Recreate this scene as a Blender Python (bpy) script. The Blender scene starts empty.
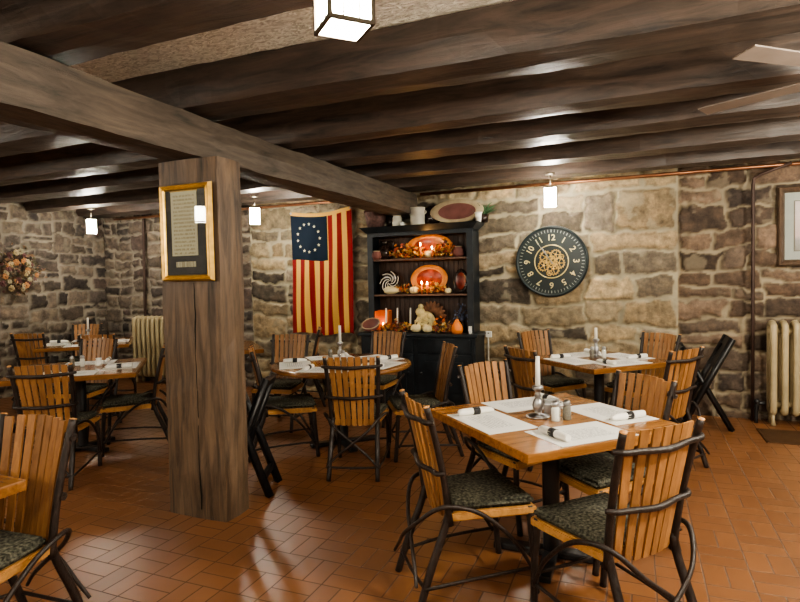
import bpy, bmesh, math, random
import numpy as np
from mathutils import Vector, Matrix
C = bpy.context.scene.collection
PI = math.pi
rnd = random.Random(7)

# ---------------------------------------------------------------- materials
def new_mat(name):
    m = bpy.data.materials.new(name); m.use_nodes = True
    nt = m.node_tree; b = nt.nodes['Principled BSDF']
    return m, nt, b
def N(nt, typ, **kw):
    n = nt.nodes.new(typ)
    for k, v in kw.items():
        if k in n.inputs: n.inputs[k].default_value = v
        else: setattr(n, k, v)
    return n
def ramp(nt, fac, stops):
    r = nt.nodes.new('ShaderNodeValToRGB'); e = r.color_ramp.elements
    while len(e) < len(stops): e.new(0.5)
    for i, (p, c) in enumerate(stops):
        e[i].position = p; e[i].color = (*c, 1)
    nt.links.new(fac, r.inputs[0]); return r
def coords(nt, scale=(1, 1, 1), rand=True, kind='Object'):
    tc = nt.nodes.new('ShaderNodeTexCoord'); mp = nt.nodes.new('ShaderNodeMapping')
    mp.inputs['Scale'].default_value = scale
    nt.links.new(tc.outputs[kind], mp.inputs[0])
    if rand:
        oi = nt.nodes.new('ShaderNodeObjectInfo'); mu = N(nt, 'ShaderNodeMath', operation='MULTIPLY')
        mu.inputs[1].default_value = 37.0
        nt.links.new(oi.outputs['Random'], mu.inputs[0]); nt.links.new(mu.outputs[0], mp.inputs['Location'])
    return mp.outputs[0]
def bump(nt, b, h, strength=.3, dist=.01):
    bp = N(nt, 'ShaderNodeBump'); bp.inputs['Strength'].default_value = strength; bp.inputs['Distance'].default_value = dist
    nt.links.new(h, bp.inputs['Height']); nt.links.new(bp.outputs[0], b.inputs['Normal'])
def plain(name, col, rough=.5, metal=0, var=.25, scale=8, bumps=0, spec=.5):
    m, nt, b = new_mat(name)
    n = N(nt, 'ShaderNodeTexNoise', Scale=scale, Detail=5.0)
    nt.links.new(coords(nt), n.inputs['Vector'])
    lo = tuple(c * (1 - var) for c in col); hi = tuple(min(1, c * (1 + var)) for c in col)
    r = ramp(nt, n.outputs[0], [(.3, lo), (.7, hi)])
    nt.links.new(r.outputs[0], b.inputs['Base Color'])
    b.inputs['Roughness'].default_value = rough; b.inputs['Metallic'].default_value = metal
    b.inputs['Specular IOR Level'].default_value = spec
    if bumps: bump(nt, b, n.outputs[0], bumps, .01)
    return m
def wood(name, dark, light, rough=.45, grain=(1, 14, 14), nscale=3, bumps=.25, ojit=.0, crack=0):
    m, nt, b = new_mat(name)
    v = coords(nt, grain)
    n = N(nt, 'ShaderNodeTexNoise', Scale=nscale, Detail=8.0, Roughness=.65, Distortion=.6); nt.links.new(v, n.inputs['Vector'])
    r = ramp(nt, n.outputs[0], [(.3, dark), (.68, light)])
    out = r.outputs[0]
    if ojit:
        oi = nt.nodes.new('ShaderNodeObjectInfo'); hs = N(nt, 'ShaderNodeHueSaturation')
        mr = N(nt, 'ShaderNodeMapRange'); mr.inputs['To Min'].default_value = 1 - ojit; mr.inputs['To Max'].default_value = 1 + ojit
        nt.links.new(oi.outputs['Random'], mr.inputs[0]); nt.links.new(mr.outputs[0], hs.inputs['Value'])
        nt.links.new(out, hs.inputs['Color']); out = hs.outputs[0]
    nt.links.new(out, b.inputs['Base Color'])
    b.inputs['Roughness'].default_value = rough
    if bumps: bump(nt, b, n.outputs[0], bumps, .01)
    return m
def emit(name, col, strength):
    m, nt, b = new_mat(name)
    b.inputs['Base Color'].default_value = (*col, 1); b.inputs['Emission Color'].default_value = (*col, 1)
    b.inputs['Emission Strength'].default_value = strength
    return m

M = {}
M['slat'] = wood('honey_slat_wood', (.20, .088, .030), (.39, .19, .068), .40, (14, 14, 1.2), 3, .1, .22)
M['seatwood'] = wood('oak_seat_wood', (.36, .17, .05), (.58, .31, .10), .4, (3, 14, 14), 3, .1)
M['bark'] = wood('hickory_bark', (.007, .005, .0045), (.034, .021, .016), .42, (18, 18, 5), 4, .5, .1)
M['cut'] = plain('cut_branch_end', (.55, .27, .09), .5)
M['cushion'] = None
M['dark_beam'] = wood('dark_joist_wood', (.020, .0165, .0150), (.100, .070, .053), .42, (1.1, 9, 9), 2.2, .5, .15)
M['girder'] = wood('grey_brown_girder_wood', (.030, .024, .019), (.135, .102, .074), .6, (9, 1.2, 9), 2.0, .6)
M['post'] = wood('weathered_post_wood', (.022, .016, .012), (.20, .132, .083), .5, (8, 8, .8), 2.4, .8)
M['table'] = wood('varnished_table_wood', (.15, .060, .017), (.33, .15, .046), .2, (1.5, 16, 16), 2.2, .04, .12)
M['iron'] = plain('black_iron', (.012, .012, .013), .4, 0, .3)
M['black_wood'] = plain('black_painted_wood', (.008, .008, .009), .4, 0, .3)
M['hutch'] = plain('black_green_hutch_paint', (.010, .015, .020), .42, 0, .4, 12)
M['hutch_in'] = wood('brown_beadboard', (.035, .020, .014), (.085, .048, .034), .5, (16, 16, 1), 3, .15)
M['hutch_shelf'] = wood('worn_shelf_edge', (.08, .045, .03), (.19, .11, .075), .5, (1, 12, 12), 3, .15)
M['pewter'] = plain('pewter', (.42, .42, .43), .28, 1, .15)
M['chrome'] = plain('chrome', (.7, .7, .7), .18, 1, .1)
M['wax'] = plain('cream_candle_wax', (.82, .78, .68), .45, 0, .06)
M['white'] = plain('white_paper_napkin', (.80, .78, .72), .8, 0, .05)
M['salt'] = plain('salt_white', (.82, .80, .74), .5, 0, .05)
M['pepper'] = plain('pepper_grey', (.17, .15, .12), .5, 0, .4, 60)
M['grey'] = plain('grey_packets', (.22, .22, .21), .6)
M['band'] = plain('black_napkin_band', (.01, .01, .011), .6)
M['gold'] = plain('gilt_frame', (.62, .37, .08), .33, .6, .25, 20)
M['gold_trim'] = plain('pale_gold', (.62, .50, .22), .35, .6, .2, 30)
M['mat_grey'] = plain('charcoal_mat_board', (.07, .066, .072), .8)
M['parchment'] = None
M['cream'] = plain('cream_paint', (.62, .56, .42), .4, 0, .08)
M['radiator'] = plain('cream_radiator_enamel', (.40, .325, .19), .42, 0, .12)
M['copper'] = plain('copper_pipe', (.26, .115, .055), .35, .7)
M['rust'] = plain('dark_rusty_pipe', (.055, .03, .022), .55, .2)
M['clock_face'] = plain('dark_clock_face', (.012, .020, .020), .3, 0, .2)
M['clock_rim'] = plain('dark_clock_rim', (.02, .03, .032), .35, .3, .2)
M['numeral'] = plain('pale_gold_numeral', (.72, .60, .30), .45, .1, .05)
M['brass'] = plain('brass_gears', (.60, .40, .13), .3, .8, .25, 40)
M['frame_brown'] = wood('brown_picture_frame', (.05, .032, .022), (.13, .085, .055), .35, (6, 6, 2), 3, .1)
M['mat_board'] = plain('pale_grey_mat_board', (.46, .45, .42), .7, 0, .05)
M['grate'] = plain('bronze_floor_grate', (.10, .05, .022), .5, .4)
M['fan'] = plain('grey_fan_blade', (.21, .17, .14), .5, 0, .15)
M['leaf_green'] = plain('dark_green_leaf', (.03, .09, .03), .5, 0, .4)
M['pump_white'] = plain('cream_pumpkin', (.72, .62, .36), .5, 0, .15)
M['pump_orange'] = plain('orange_pumpkin', (.75, .20, .02), .45, 0, .2)
M['stem'] = plain('gourd_stem', (.16, .12, .05), .7)
M['redware'] = plain('red_glaze', (.30, .045, .022), .25, 0, .5, 14)
M['redrim'] = plain('orange_slip_rim', (.66, .25, .06), .3, 0, .25, 10)
M['mauve'] = plain('mauve_redware', (.17, .065, .055), .6, 0, .2, 10)
M['slip'] = plain('tan_slip_rim', (.40, .32, .20), .55, 0, .2, 10)
M['dark_glaze'] = plain('dark_brown_glaze', (.022, .013, .010), .18, 0, .5, 12)
M['basket'] = plain('dark_woven_basket', (.10, .05, .042), .75, 0, .5, 30, .6)
M['stoneware'] = plain('grey_white_stoneware', (.48, .46, .38), .45, 0, .15)
M['blue_flower'] = plain('slate_blue_petals', (.10, .13, .22), .7, 0, .5, 20)
M['berry'] = plain('dark_red_berries', (.22, .03, .015), .35, 0, .5, 20)
M['turkey'] = plain('cream_gourd_pile', (.60, .50, .24), .5, 0, .35, 16)
M['turkey_tail'] = plain('brown_tail_fan', (.20, .09, .045), .6, 0, .5, 16)
M['flame'] = emit('candle_flame', (1, .62, .22), 40)
M['lantern_orange'] = plain('orange_glass_box', (.50, .13, .03), .4, 0, .2)
M['lamp_glass'] = emit('frosted_lamp_glass', (1, .93, .79), 84)
M['lamp_frame'] = plain('bronze_lamp_frame', (.07, .055, .035), .45, .4)
M['twig'] = plain('wreath_twigs', (.10, .06, .035), .8, 0, .4)
M['outlet'] = plain('white_plastic', (.75, .74, .68), .4, 0, .03)
M['conduit'] = plain('pale_conduit', (.45, .44, .36), .4)
M['ink'] = plain('faded_ink', (.20, .17, .13), .8, 0, .1)

def mat_cushion():
    m, nt, b = new_mat('green_grey_tweed_cushion')
    n = N(nt, 'ShaderNodeTexNoise', Scale=70.0, Detail=3.0); nt.links.new(coords(nt), n.inputs['Vector'])
    r = ramp(nt, n.outputs[0], [(.35, (.022, .022, .017)), (.52, (.082, .080, .060)), (.72, (.18, .172, .13))])
    nt.links.new(r.outputs[0], b.inputs['Base Color']); b.inputs['Roughness'].default_value = .9
    b.inputs['Specular IOR Level'].default_value = .2
    bump(nt, b, n.outputs[0], .4, .006); return m
M['cushion'] = mat_cushion()

def mat_leaves(name, cols):
    m, nt, b = new_mat(name)
    g = nt.nodes.new('ShaderNodeNewGeometry')
    st = [(i / len(cols), c) for i, c in enumerate(cols)]
    r = ramp(nt, g.outputs['Random Per Island'], st); r.color_ramp.interpolation = 'CONSTANT'
    nt.links.new(r.outputs[0], b.inputs['Base Color']); b.inputs['Roughness'].default_value = .6
    return m
M['autumn'] = mat_leaves('autumn_leaf_mix', [(.55, .13, .02), (.30, .05, .02), (.60, .30, .05), (.16, .05, .03), (.45, .18, .03), (.10, .07, .03), (.50, .33, .12)])
M['wreath_leaf'] = mat_leaves('dried_leaf_mix', [(.20, .13, .07), (.12, .10, .05), (.28, .17, .10), (.16, .08, .07), (.09, .08, .05)])
M['berrymix'] = mat_leaves('berry_and_seed_mix', [(.28, .04, .02), (.45, .18, .03), (.10, .05, .03), (.5, .3, .08)])

def mat_print(name, base, ink, dens=60, x0=-.13, x1=.13, y0=-.07, y1=.07, amount=.75):
    """paper with small unreadable lines of print inside a rectangle (object x,y)"""
    m, nt, b = new_mat(name)
    tc = nt.nodes.new('ShaderNodeTexCoord'); sp = nt.nodes.new('ShaderNodeSeparateXYZ'); nt.links.new(tc.outputs['Object'], sp.inputs[0])
    def mth(op, a, c=None):
        k = N(nt, 'ShaderNodeMath', operation=op)
        for i, v in enumerate((a, c)):
            if v is None: continue
            if isinstance(v, (int, float)): k.inputs[i].default_value = v
            else: nt.links.new(v, k.inputs[i])
        return k.outputs[0]
    X, Y = sp.outputs[0], sp.outputs[1]
    inside = mth('MULTIPLY', mth('MULTIPLY', mth('GREATER_THAN', X, x0), mth('LESS_THAN', X, x1)),
                 mth('MULTIPLY', mth('GREATER_THAN', Y, y0), mth('LESS_THAN', Y, y1)))
    line = mth('GREATER_THAN', mth('SINE', mth('MULTIPLY', Y, dens * 6.283)), -.1)
    n = N(nt, 'ShaderNodeTexNoise', Scale=1.0, Detail=2.0)
    mp = nt.nodes.new('ShaderNodeMapping'); mp.inputs['Scale'].default_value = (120, dens, 1); nt.links.new(tc.outputs['Object'], mp.inputs[0]); nt.links.new(mp.outputs[0], n.inputs['Vector'])
    word = mth('GREATER_THAN', n.outputs[0], .46)
    f = mth('MULTIPLY', mth('MULTIPLY', inside, mth('MULTIPLY', line, word)), amount)
    mx = N(nt, 'ShaderNodeMix', data_type='RGBA'); mx.inputs[6].default_value = (*base, 1); mx.inputs[7].default_value = (*ink, 1)
    nt.links.new(f, mx.inputs[0]); nt.links.new(mx.outputs[2], b.inputs['Base Color']); b.inputs['Roughness'].default_value = .75
    return m
M['placemat'] = mat_print('printed_paper_placemat', (.74, .73, .69), (.22, .22, .22), 55, -.12, .14, -.085, .06, .7)
M['parchment'] = mat_print('aged_document', (.66, .60, .45), (.26, .21, .14), 42, -.085, .085, -.2, .19, .55)

def mat_floor():
    m, nt, b = new_mat('terracotta_basketweave_tiles')
    s, x0, y0 = .2186, -1.663, 2.38
    tc = nt.nodes.new('ShaderNodeTexCoord'); sp = nt.nodes.new('ShaderNodeSeparateXYZ'); nt.links.new(tc.outputs['Object'], sp.inputs[0])
    def mth(op, a, c=None, d=None):
        k = N(nt, 'ShaderNodeMath', operation=op)
        for i, v in enumerate((a, c, d)):
            if v is None: continue
            if isinstance(v, (int, float)): k.inputs[i].default_value = v
            else: nt.links.new(v, k.inputs[i])
        return k.outputs[0]
    wob = N(nt, 'ShaderNodeTexNoise', Scale=5.0, Detail=2.0); nt.links.new(tc.outputs['Object'], wob.inputs['Vector'])
    wb = mth('MULTIPLY', mth('SUBTRACT', wob.outputs[0], .5), .03)
    U = mth('ADD', mth('MULTIPLY', mth('SUBTRACT', sp.outputs[0], x0), 1 / s), wb)
    V = mth('ADD', mth('MULTIPLY', mth('SUBTRACT', sp.outputs[1], y0), 1 / s), wb)
    cu, cv = mth('FLOOR', U), mth('FLOOR', V)
    fu, fv = mth('FRACT', U), mth('FRACT', V)
    par = mth('PINGPONG', mth('ADD', cu, cv), 1)          # 0 / 1
    # parity 1: tiles run along x, split in v ; parity 0: split in u
    inv = mth('SUBTRACT', 1, par)
    sel = mth('ADD', mth('MULTIPLY', par, fv), mth('MULTIPLY', inv, fu))   # axis that is split
    oth = mth('ADD', mth('MULTIPLY', par, fu), mth('MULTIPLY', inv, fv))
    half = mth('FLOOR', mth('MULTIPLY', sel, 2))
    f2 = mth('FRACT', mth('MULTIPLY', sel, 2))
    d1 = mth('MULTIPLY', mth('MINIMUM', f2, mth('SUBTRACT', 1, f2)), .5)
    d2 = mth('MINIMUM', oth, mth('SUBTRACT', 1, oth))
    d = mth('MINIMUM', d1, d2)
    mr = N(nt, 'ShaderNodeMapRange'); mr.inputs['From Min'].default_value = .009; mr.inputs['From Max'].default_value = .022
    nt.links.new(d, mr.inputs[0]); mask = mr.outputs[0]
    cb = N(nt, 'ShaderNodeCombineXYZ'); nt.links.new(cu, cb.inputs[0]); nt.links.new(cv, cb.inputs[1]); nt.links.new(half, cb.inputs[2])
    wn = N(nt, 'ShaderNodeTexWhiteNoise'); nt.links.new(cb.outputs[0], wn.inputs['Vector'])
    r = ramp(nt, wn.outputs[0], [(0, (.205, .083, .030)), (.5, (.235, .096, .034)), (1, (.26, .108, .040))])
    n2 = N(nt, 'ShaderNodeTexNoise', Scale=2.2, Detail=6.0, Roughness=.6); nt.links.new(tc.outputs['Object'], n2.inputs['Vector'])
    mul = N(nt, 'ShaderNodeMix', data_type='RGBA', blend_type='MULTIPLY'); mul.inputs[0].default_value = .55
    rr = ramp(nt, n2.outputs[0], [(.3, (.62, .62, .62)), (.7, (1.1, 1.1, 1.1))])
    nt.links.new(r.outputs[0], mul.inputs[6]); nt.links.new(rr.outputs[0], mul.inputs[7])
    mx = N(nt, 'ShaderNodeMix', data_type='RGBA'); mx.inputs[6].default_value = (.085, .042, .020, 1)
    nt.links.new(mask, mx.inputs[0]); nt.links.new(mul.outputs[2], mx.inputs[7]); nt.links.new(mx.outputs[2], b.inputs['Base Color'])
    ro = N(nt, 'ShaderNodeMapRange'); ro.inputs['To Min'].default_value = .8; ro.inputs['To Max'].default_value = .37; b.inputs['Specular IOR Level'].default_value = 1.0
    nt.links.new(mask, ro.inputs[0]); nt.links.new(ro.outputs[0], b.inputs['Roughness'])
    hs = mth('ADD', mask, mth('MULTIPLY', n2.outputs[0], .25))
    bump(nt, b, hs, .35, .004)
    return m
M['floor'] = mat_floor()

def mat_stone():
    m, nt, b = new_mat('rubble_stone_and_mortar')
    a = N(nt, 'ShaderNodeAttribute', attribute_name='tone'); k = N(nt, 'ShaderNodeAttribute', attribute_name='stone'); mo = N(nt, 'ShaderNodeAttribute', attribute_name='mortar')
    v = coords(nt, rand=False)
    n = N(nt, 'ShaderNodeTexNoise', Scale=9.0, Detail=8.0, Roughness=.7); nt.links.new(v, n.inputs['Vector'])
    n3 = N(nt, 'ShaderNodeTexNoise', Scale=3.0, Detail=4.0); nt.links.new(v, n3.inputs['Vector'])
    r = ramp(nt, n.outputs[0], [(.28, (.38, .38, .39)), (.5, (.95, .95, .95)), (.72, (1.75, 1.66, 1.5))])
    mul = N(nt, 'ShaderNodeMix', data_type='RGBA', blend_type='MULTIPLY'); mul.inputs[0].default_value = 1
    nt.links.new(a.outputs['Color'], mul.inputs[6]); nt.links.new(r.outputs[0], mul.inputs[7])
    r2 = ramp(nt, n3.outputs[0], [(.3, (.6, .6, .6)), (.7, (1.15, 1.12, 1.05))])
    mm = N(nt, 'ShaderNodeMix', data_type='RGBA', blend_type='MULTIPLY'); mm.inputs[0].default_value = .8
    nt.links.new(mo.outputs['Color'], mm.inputs[6]); nt.links.new(r2.outputs[0], mm.inputs[7])
    mx = N(nt, 'ShaderNodeMix', data_type='RGBA'); nt.links.new(k.outputs['Fac'], mx.inputs[0])
    nt.links.new(mm.outputs[2], mx.inputs[6]); nt.links.new(mul.outputs[2], mx.inputs[7])
    nt.links.new(mx.outputs[2], b.inputs['Base Color']); b.inputs['Roughness'].default_value = .85
    b.inputs['Specular IOR Level'].default_value = .25
    bump(nt, b, n.outputs[0], .9, .025); return m
M['stone'] = mat_stone()
def mat_plaster():
    m, nt, b = new_mat('rough_plaster_ceiling')
    n = N(nt, 'ShaderNodeTexNoise', Scale=13.0, Detail=3.0, Roughness=.55, Distortion=2.2); nt.links.new(coords(nt, (1, 2.2, 1), False), n.inputs['Vector'])
    r = ramp(nt, n.outputs[0], [(.36, (.55, .49, .38)), (.6, (.92, .87, .74))])
    nt.links.new(r.outputs[0], b.inputs['Base Color']); b.inputs['Roughness'].default_value = .9
    bump(nt, b, n.outputs[0], 1, .05); return m
M['plaster'] = mat_plaster()
def mat_flag():
    m, nt, b = new_mat('striped_flag_cloth')
    at = N(nt, 'ShaderNodeAttribute', attribute_name='fcol'); nt.links.new(at.outputs['Color'], b.inputs['Base Color'])
    b.inputs['Roughness'].default_value = .85; b.inputs['Specular IOR Level'].default_value = .15
    return m
M['flag'] = mat_flag()
def mat_art():
    m, nt, b = new_mat('pink_landscape_print')
    tc = nt.nodes.new('ShaderNodeTexCoord'); sp = nt.nodes.new('ShaderNodeSeparateXYZ'); nt.links.new(tc.outputs['Generated'], sp.inputs[0])
    n = N(nt, 'ShaderNodeTexNoise', Scale=4.0, Detail=5.0); nt.links.new(tc.outputs['Generated'], n.inputs['Vector'])
    ad = N(nt, 'ShaderNodeMath', operation='MULTIPLY_ADD'); nt.links.new(n.outputs[0], ad.inputs[0]); ad.inputs[1].default_value = .25; nt.links.new(sp.outputs[2], ad.inputs[2])
    r = ramp(nt, ad.outputs[0], [(.2, (.25, .2, .18)), (.34, (.30, .24, .24)), (.42, (.60, .38, .36)), (1, (.66, .50, .50))])
    nt.links.new(r.outputs[0], b.inputs['Base Color']); b.inputs['Roughness'].default_value = .3; return m
M['art'] = mat_art()
def mat_glass(name, col=(1, 1, 1), rough=.02, mixf=.9):
    m = bpy.data.materials.new(name); m.use_nodes = True; nt = m.node_tree; nt.nodes.clear()
    o = nt.nodes.new('ShaderNodeOutputMaterial'); t = N(nt, 'ShaderNodeBsdfTransparent'); t.inputs[0].default_value = (*col, 1)
    g = N(nt, 'ShaderNodeBsdfGlossy'); g.inputs['Roughness'].default_value = rough; g.inputs[0].default_value = (1, 1, 1, 1)
    fr = N(nt, 'ShaderNodeFresnel', IOR=1.45); mx = nt.nodes.new('ShaderNodeMixShader')
    ge = nt.nodes.new('ShaderNodeNewGeometry'); iv = N(nt, 'ShaderNodeMath', operation='SUBTRACT'); iv.inputs[0].default_value = 1; nt.links.new(ge.outputs['Backfacing'], iv.inputs[1]); mu = N(nt, 'ShaderNodeMath', operation='MULTIPLY'); nt.links.new(fr.outputs[0], mu.inputs[0]); nt.links.new(iv.outputs[0], mu.inputs[1]); nt.links.new(mu.outputs[0], mx.inputs[0]); nt.links.new(t.outputs[0], mx.inputs[1]); nt.links.new(g.outputs[0], mx.inputs[2]); nt.links.new(mx.outputs[0], o.inputs[0])
    return m
M['glass'] = mat_glass('clear_glass', (.93, .95, .94))

# ---------------------------------------------------------------- mesh helpers
class MB:
    def __init__(s): s.bm = bmesh.new()
    def box(s, c, size, rot=None, bev=0, taper=(1, 1)):
        sx, sy, sz = (d / 2 for d in size); R = rot or Matrix.Identity(3); c = Vector(c)
        vs = []
        for z in (-1, 1):
            tx, ty = (taper if z > 0 else (1, 1))
            for x, y in ((-1, -1), (1, -1), (1, 1), (-1, 1)):
                vs.append(s.bm.verts.new(c + R @ Vector((x * sx * tx, y * sy * ty, z * sz))))
        fs = [(3, 2, 1, 0), (4, 5, 6, 7), (0, 1, 5, 4), (1, 2, 6, 5), (2, 3, 7, 6), (3, 0, 4, 7)]
        fl = [s.bm.faces.new([vs[i] for i in f]) for f in fs]
        if bev:
            ed = list({e for f in fl for e in f.edges})
            bmesh.ops.bevel(s.bm, geom=ed, offset=bev, segments=2, affect='EDGES', profile=.6)
        return s
    def hexa(s, pts):
        vs = [s.bm.verts.new(p) for p in pts]
        for f in ((3, 2, 1, 0), (4, 5, 6, 7), (0, 1, 5, 4), (1, 2, 6, 5), (2, 3, 7, 6), (3, 0, 4, 7)): s.bm.faces.new([vs[i] for i in f])
        return s
    def tube(s, pts, r, n=8, closed=False, smooth=0, sq=1.0):
        pts = [Vector(p) for p in pts]
        rs = list(r) if isinstance(r, (list, tuple)) else [r] * len(pts)
        if smooth: pts, rs = catmull(pts, rs, smooth, closed)
        m = len(pts); t0 = (pts[1] - pts[0]).normalized()
        up = Vector((0, 0, 1)) if abs(t0.z) < .9 else Vector((0, 1, 0))
        nrm = (up - t0 * up.dot(t0)).normalized(); rings = []
        for i, p in enumerate(pts):
            a = pts[(i - 1) % m] if (closed or i > 0) else pts[0]; b = pts[(i + 1) % m] if (closed or i < m - 1) else pts[-1]
            t = (b - a); t = t.normalized() if t.length > 1e-9 else t0
            nrm = nrm - t * nrm.dot(t); nrm = nrm.normalized() if nrm.length > 1e-6 else t.orthogonal().normalized()
            bi = t.cross(nrm)
            rings.append([s.bm.verts.new(p + (nrm * math.cos(2 * PI * k / n) + bi * math.sin(2 * PI * k / n) * sq) * rs[i]) for k in range(n)])
        for i in range(m if closed else m - 1):
            A, B = rings[i], rings[(i + 1) % m]
            for k in range(n): 
                f = s.bm.faces.new((A[k], A[(k + 1) % n], B[(k + 1) % n], B[k])); f.smooth = True
        if not closed:
            s.bm.faces.new(rings[0][::-1]); s.bm.faces.new(rings[-1])
        return s
    def lathe(s, prof, c=(0, 0, 0), n=24, R=None, sx=1, sy=1):
        c = Vector(c); R = R or Matrix.Identity(3); rings = []
        for r, z in prof:
            if r < 1e-6: rings.append([s.bm.verts.new(c + R @ Vector((0, 0, z)))])
            else: rings.append([s.bm.verts.new(c + R @ Vector((r * sx * math.cos(2 * PI * k / n), r * sy * math.sin(2 * PI * k / n), z))) for k in range(n)])
        for A, B in zip(rings, rings[1:]):
            for k in range(n):
                a, b_ = A[k % len(A)], A[(k + 1) % n % len(A)]; c_, d = B[(k + 1) % n % len(B)], B[k % len(B)]
                q = []
                for v in (a, b_, c_, d):
                    if v not in q: q.append(v)
                if len(q) > 2: 
                    f = s.bm.faces.new(q); f.smooth = True
        return s
    def ball(s, c, r, sub=2, sc=(1, 1, 1), R=None):
        mt = Matrix.Translation(c) @ (R.to_4x4() if R else Matrix.Identity(4)) @ Matrix.Diagonal((*sc, 1))
        o = bmesh.ops.create_icosphere(s.bm, subdivisions=sub, radius=r, matrix=mt)
        for v in o['verts']:
            for f in v.link_faces: f.smooth = True
        return s
    def ngon(s, pts, thick=0, nrm=None):
        vs = [s.bm.verts.new(p) for p in pts]; f = s.bm.faces.new(vs)
        if thick:
            e = bmesh.ops.extrude_face_region(s.bm, geom=[f]); nrm = nrm or f.normal
            for v in e['geom']:
                if isinstance(v, bmesh.types.BMVert): v.co += Vector(nrm) * thick
        return s
    def leaf(s, c, size, rr):
        d = Vector((rr.uniform(-1, 1), rr.uniform(-1, 1), rr.uniform(-.4, 1))).normalized(); e = d.orthogonal().normalized()
        e = Matrix.Rotation(rr.uniform(0, 6.28), 3, d) @ e; c = Vector(c); n = d.cross(e) * size * .12
        p = [c - d * size * .5, c + e * size * .32 + n, c + d * size * .12 + e * size * .25, c + d * size * .55, c + d * size * .12 - e * size * .25, c - e * size * .32 + n]
        s.bm.faces.new([s.bm.verts.new(q) for q in p]); return s
    def build(s, name, mat, parent=None, loc=None, rec=True):
        if rec: bmesh.ops.recalc_face_normals(s.bm, faces=s.bm.faces[:])
        me = bpy.data.meshes.new(name); s.bm.to_mesh(me); s.bm.free(); me.materials.append(mat)
        o = bpy.data.objects.new(name, me); C.objects.link(o); o.parent = parent
        if loc: o.location = loc
        return o
def catmull(P, R, k, closed):
    m = len(P); out = []; ro = []
    rng = m if closed else m - 1
    for i in range(rng):
        g = lambda j: P[j % m] if closed else P[max(0, min(m - 1, j))]
        p0, p1, p2, p3 = g(i - 1), g(i), g(i + 1), g(i + 2)
        for q in range(k):
            t = q / k
            out.append(.5 * ((2 * p1) + (p2 - p0) * t + (2 * p0 - 5 * p1 + 4 * p2 - p3) * t * t + (3 * p1 - p0 - 3 * p2 + p3) * t ** 3))
            ro.append(R[i] * (1 - t) + R[(i + 1) % m] * t)
    if not closed: out.append(P[-1]); ro.append(R[-1])
    return out, ro
def tag(o, label, cat, group=None, kind=None):
    o['label'] = label; o['category'] = cat
    if group: o['group'] = group
    if kind: o['kind'] = kind
    return o
def thing(name, label, cat, loc=(0, 0, 0), rz=0, group=None):
    o = bpy.data.objects.new(name, None); C.objects.link(o); o.empty_display_size = .1
    o.location = loc; o.rotation_euler = (0, 0, rz); return tag(o, label, cat, group)
def struct(o): o['kind'] = 'structure'; return o
def dup(root, loc, rz, label, group=None, name=None):
    r = root.copy(); C.objects.link(r); r.location = loc; r.rotation_euler = (0, 0, rz); r['label'] = label
    if group: r['group'] = group
    for ch in list(root.children):
        c = ch.copy(); C.objects.link(c); c.parent = r
        for g in ch.children:
            d = g.copy(); C.objects.link(d); d.parent = c
    return r
RX = lambda a: Matrix.Rotation(a, 3, 'X')
RY = lambda a: Matrix.Rotation(a, 3, 'Y')
RZ = lambda a: Matrix.Rotation(a, 3, 'Z')
D = math.radians

# ---------------------------------------------------------------- camera
cam = bpy.data.cameras.new('camera'); co = bpy.data.objects.new('camera', cam); C.objects.link(co)
YAW, PIT, ROL, FPX = .39447, -.03728, -.020824, 566.49
f = Vector((-math.sin(YAW) * math.cos(PIT), math.cos(YAW) * math.cos(PIT), math.sin(PIT)))
r = Vector((math.cos(YAW), math.sin(YAW), 0)); u = r.cross(f)
r2 = math.cos(ROL) * r + math.sin(ROL) * u; u2 = -math.sin(ROL) * r + math.cos(ROL) * u
mw = Matrix((r2, u2, -f)).transposed().to_4x4(); mw.translation = (0, 0, 1.5); co.matrix_world = mw
cam.sensor_fit = 'HORIZONTAL'; cam.sensor_width = 36; cam.lens = FPX / 800 * 36; cam.clip_start = .05
bpy.context.scene.camera = co

# ---------------------------------------------------------------- stone walls
def vnoise(u, v, seed):
    iu = np.floor(u).astype(np.int64); iv = np.floor(v).astype(np.int64); fu = u - iu; fv = v - iv
    def h(a, b):
        x = (a * 374761393 + b * 668265263 + seed * 982451653) & 0x7fffffff
        x = ((x ^ (x >> 13)) * 1274126177) & 0x7fffffff
        return ((x ^ (x >> 16)) & 0xffff) / 65535.0
    su = fu * fu * (3 - 2 * fu); sv = fv * fv * (3 - 2 * fv)
    return (h(iu, iv) * (1 - su) + h(iu + 1, iv) * su) * (1 - sv) + (h(iu, iv + 1) * (1 - su) + h(iu + 1, iv + 1) * su) * sv
def split(x0, y0, x1, y1, mw_, mh, rr, out):
    w, h = x1 - x0, y1 - y0
    tw, th = mw_ * rr.uniform(.55, 1.1), mh * rr.uniform(.6, 1.1)
    if w <= tw and h <= th: out.append((x0, y0, x1, y1)); return
    if h > th and (h / mh > w / mw_ * .8 or w <= tw):
        t = y0 + h * rr.uniform(.36, .64); split(x0, y0, x1, t, mw_, mh, rr, out); split(x0, t, x1, y1, mw_, mh, rr, out)
    else:
        t = x0 + w * rr.uniform(.34, .66); split(x0, y0, t, y1, mw_, mh, rr, out); split(t, y0, x1, y1, mw_, mh, rr, out)
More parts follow.
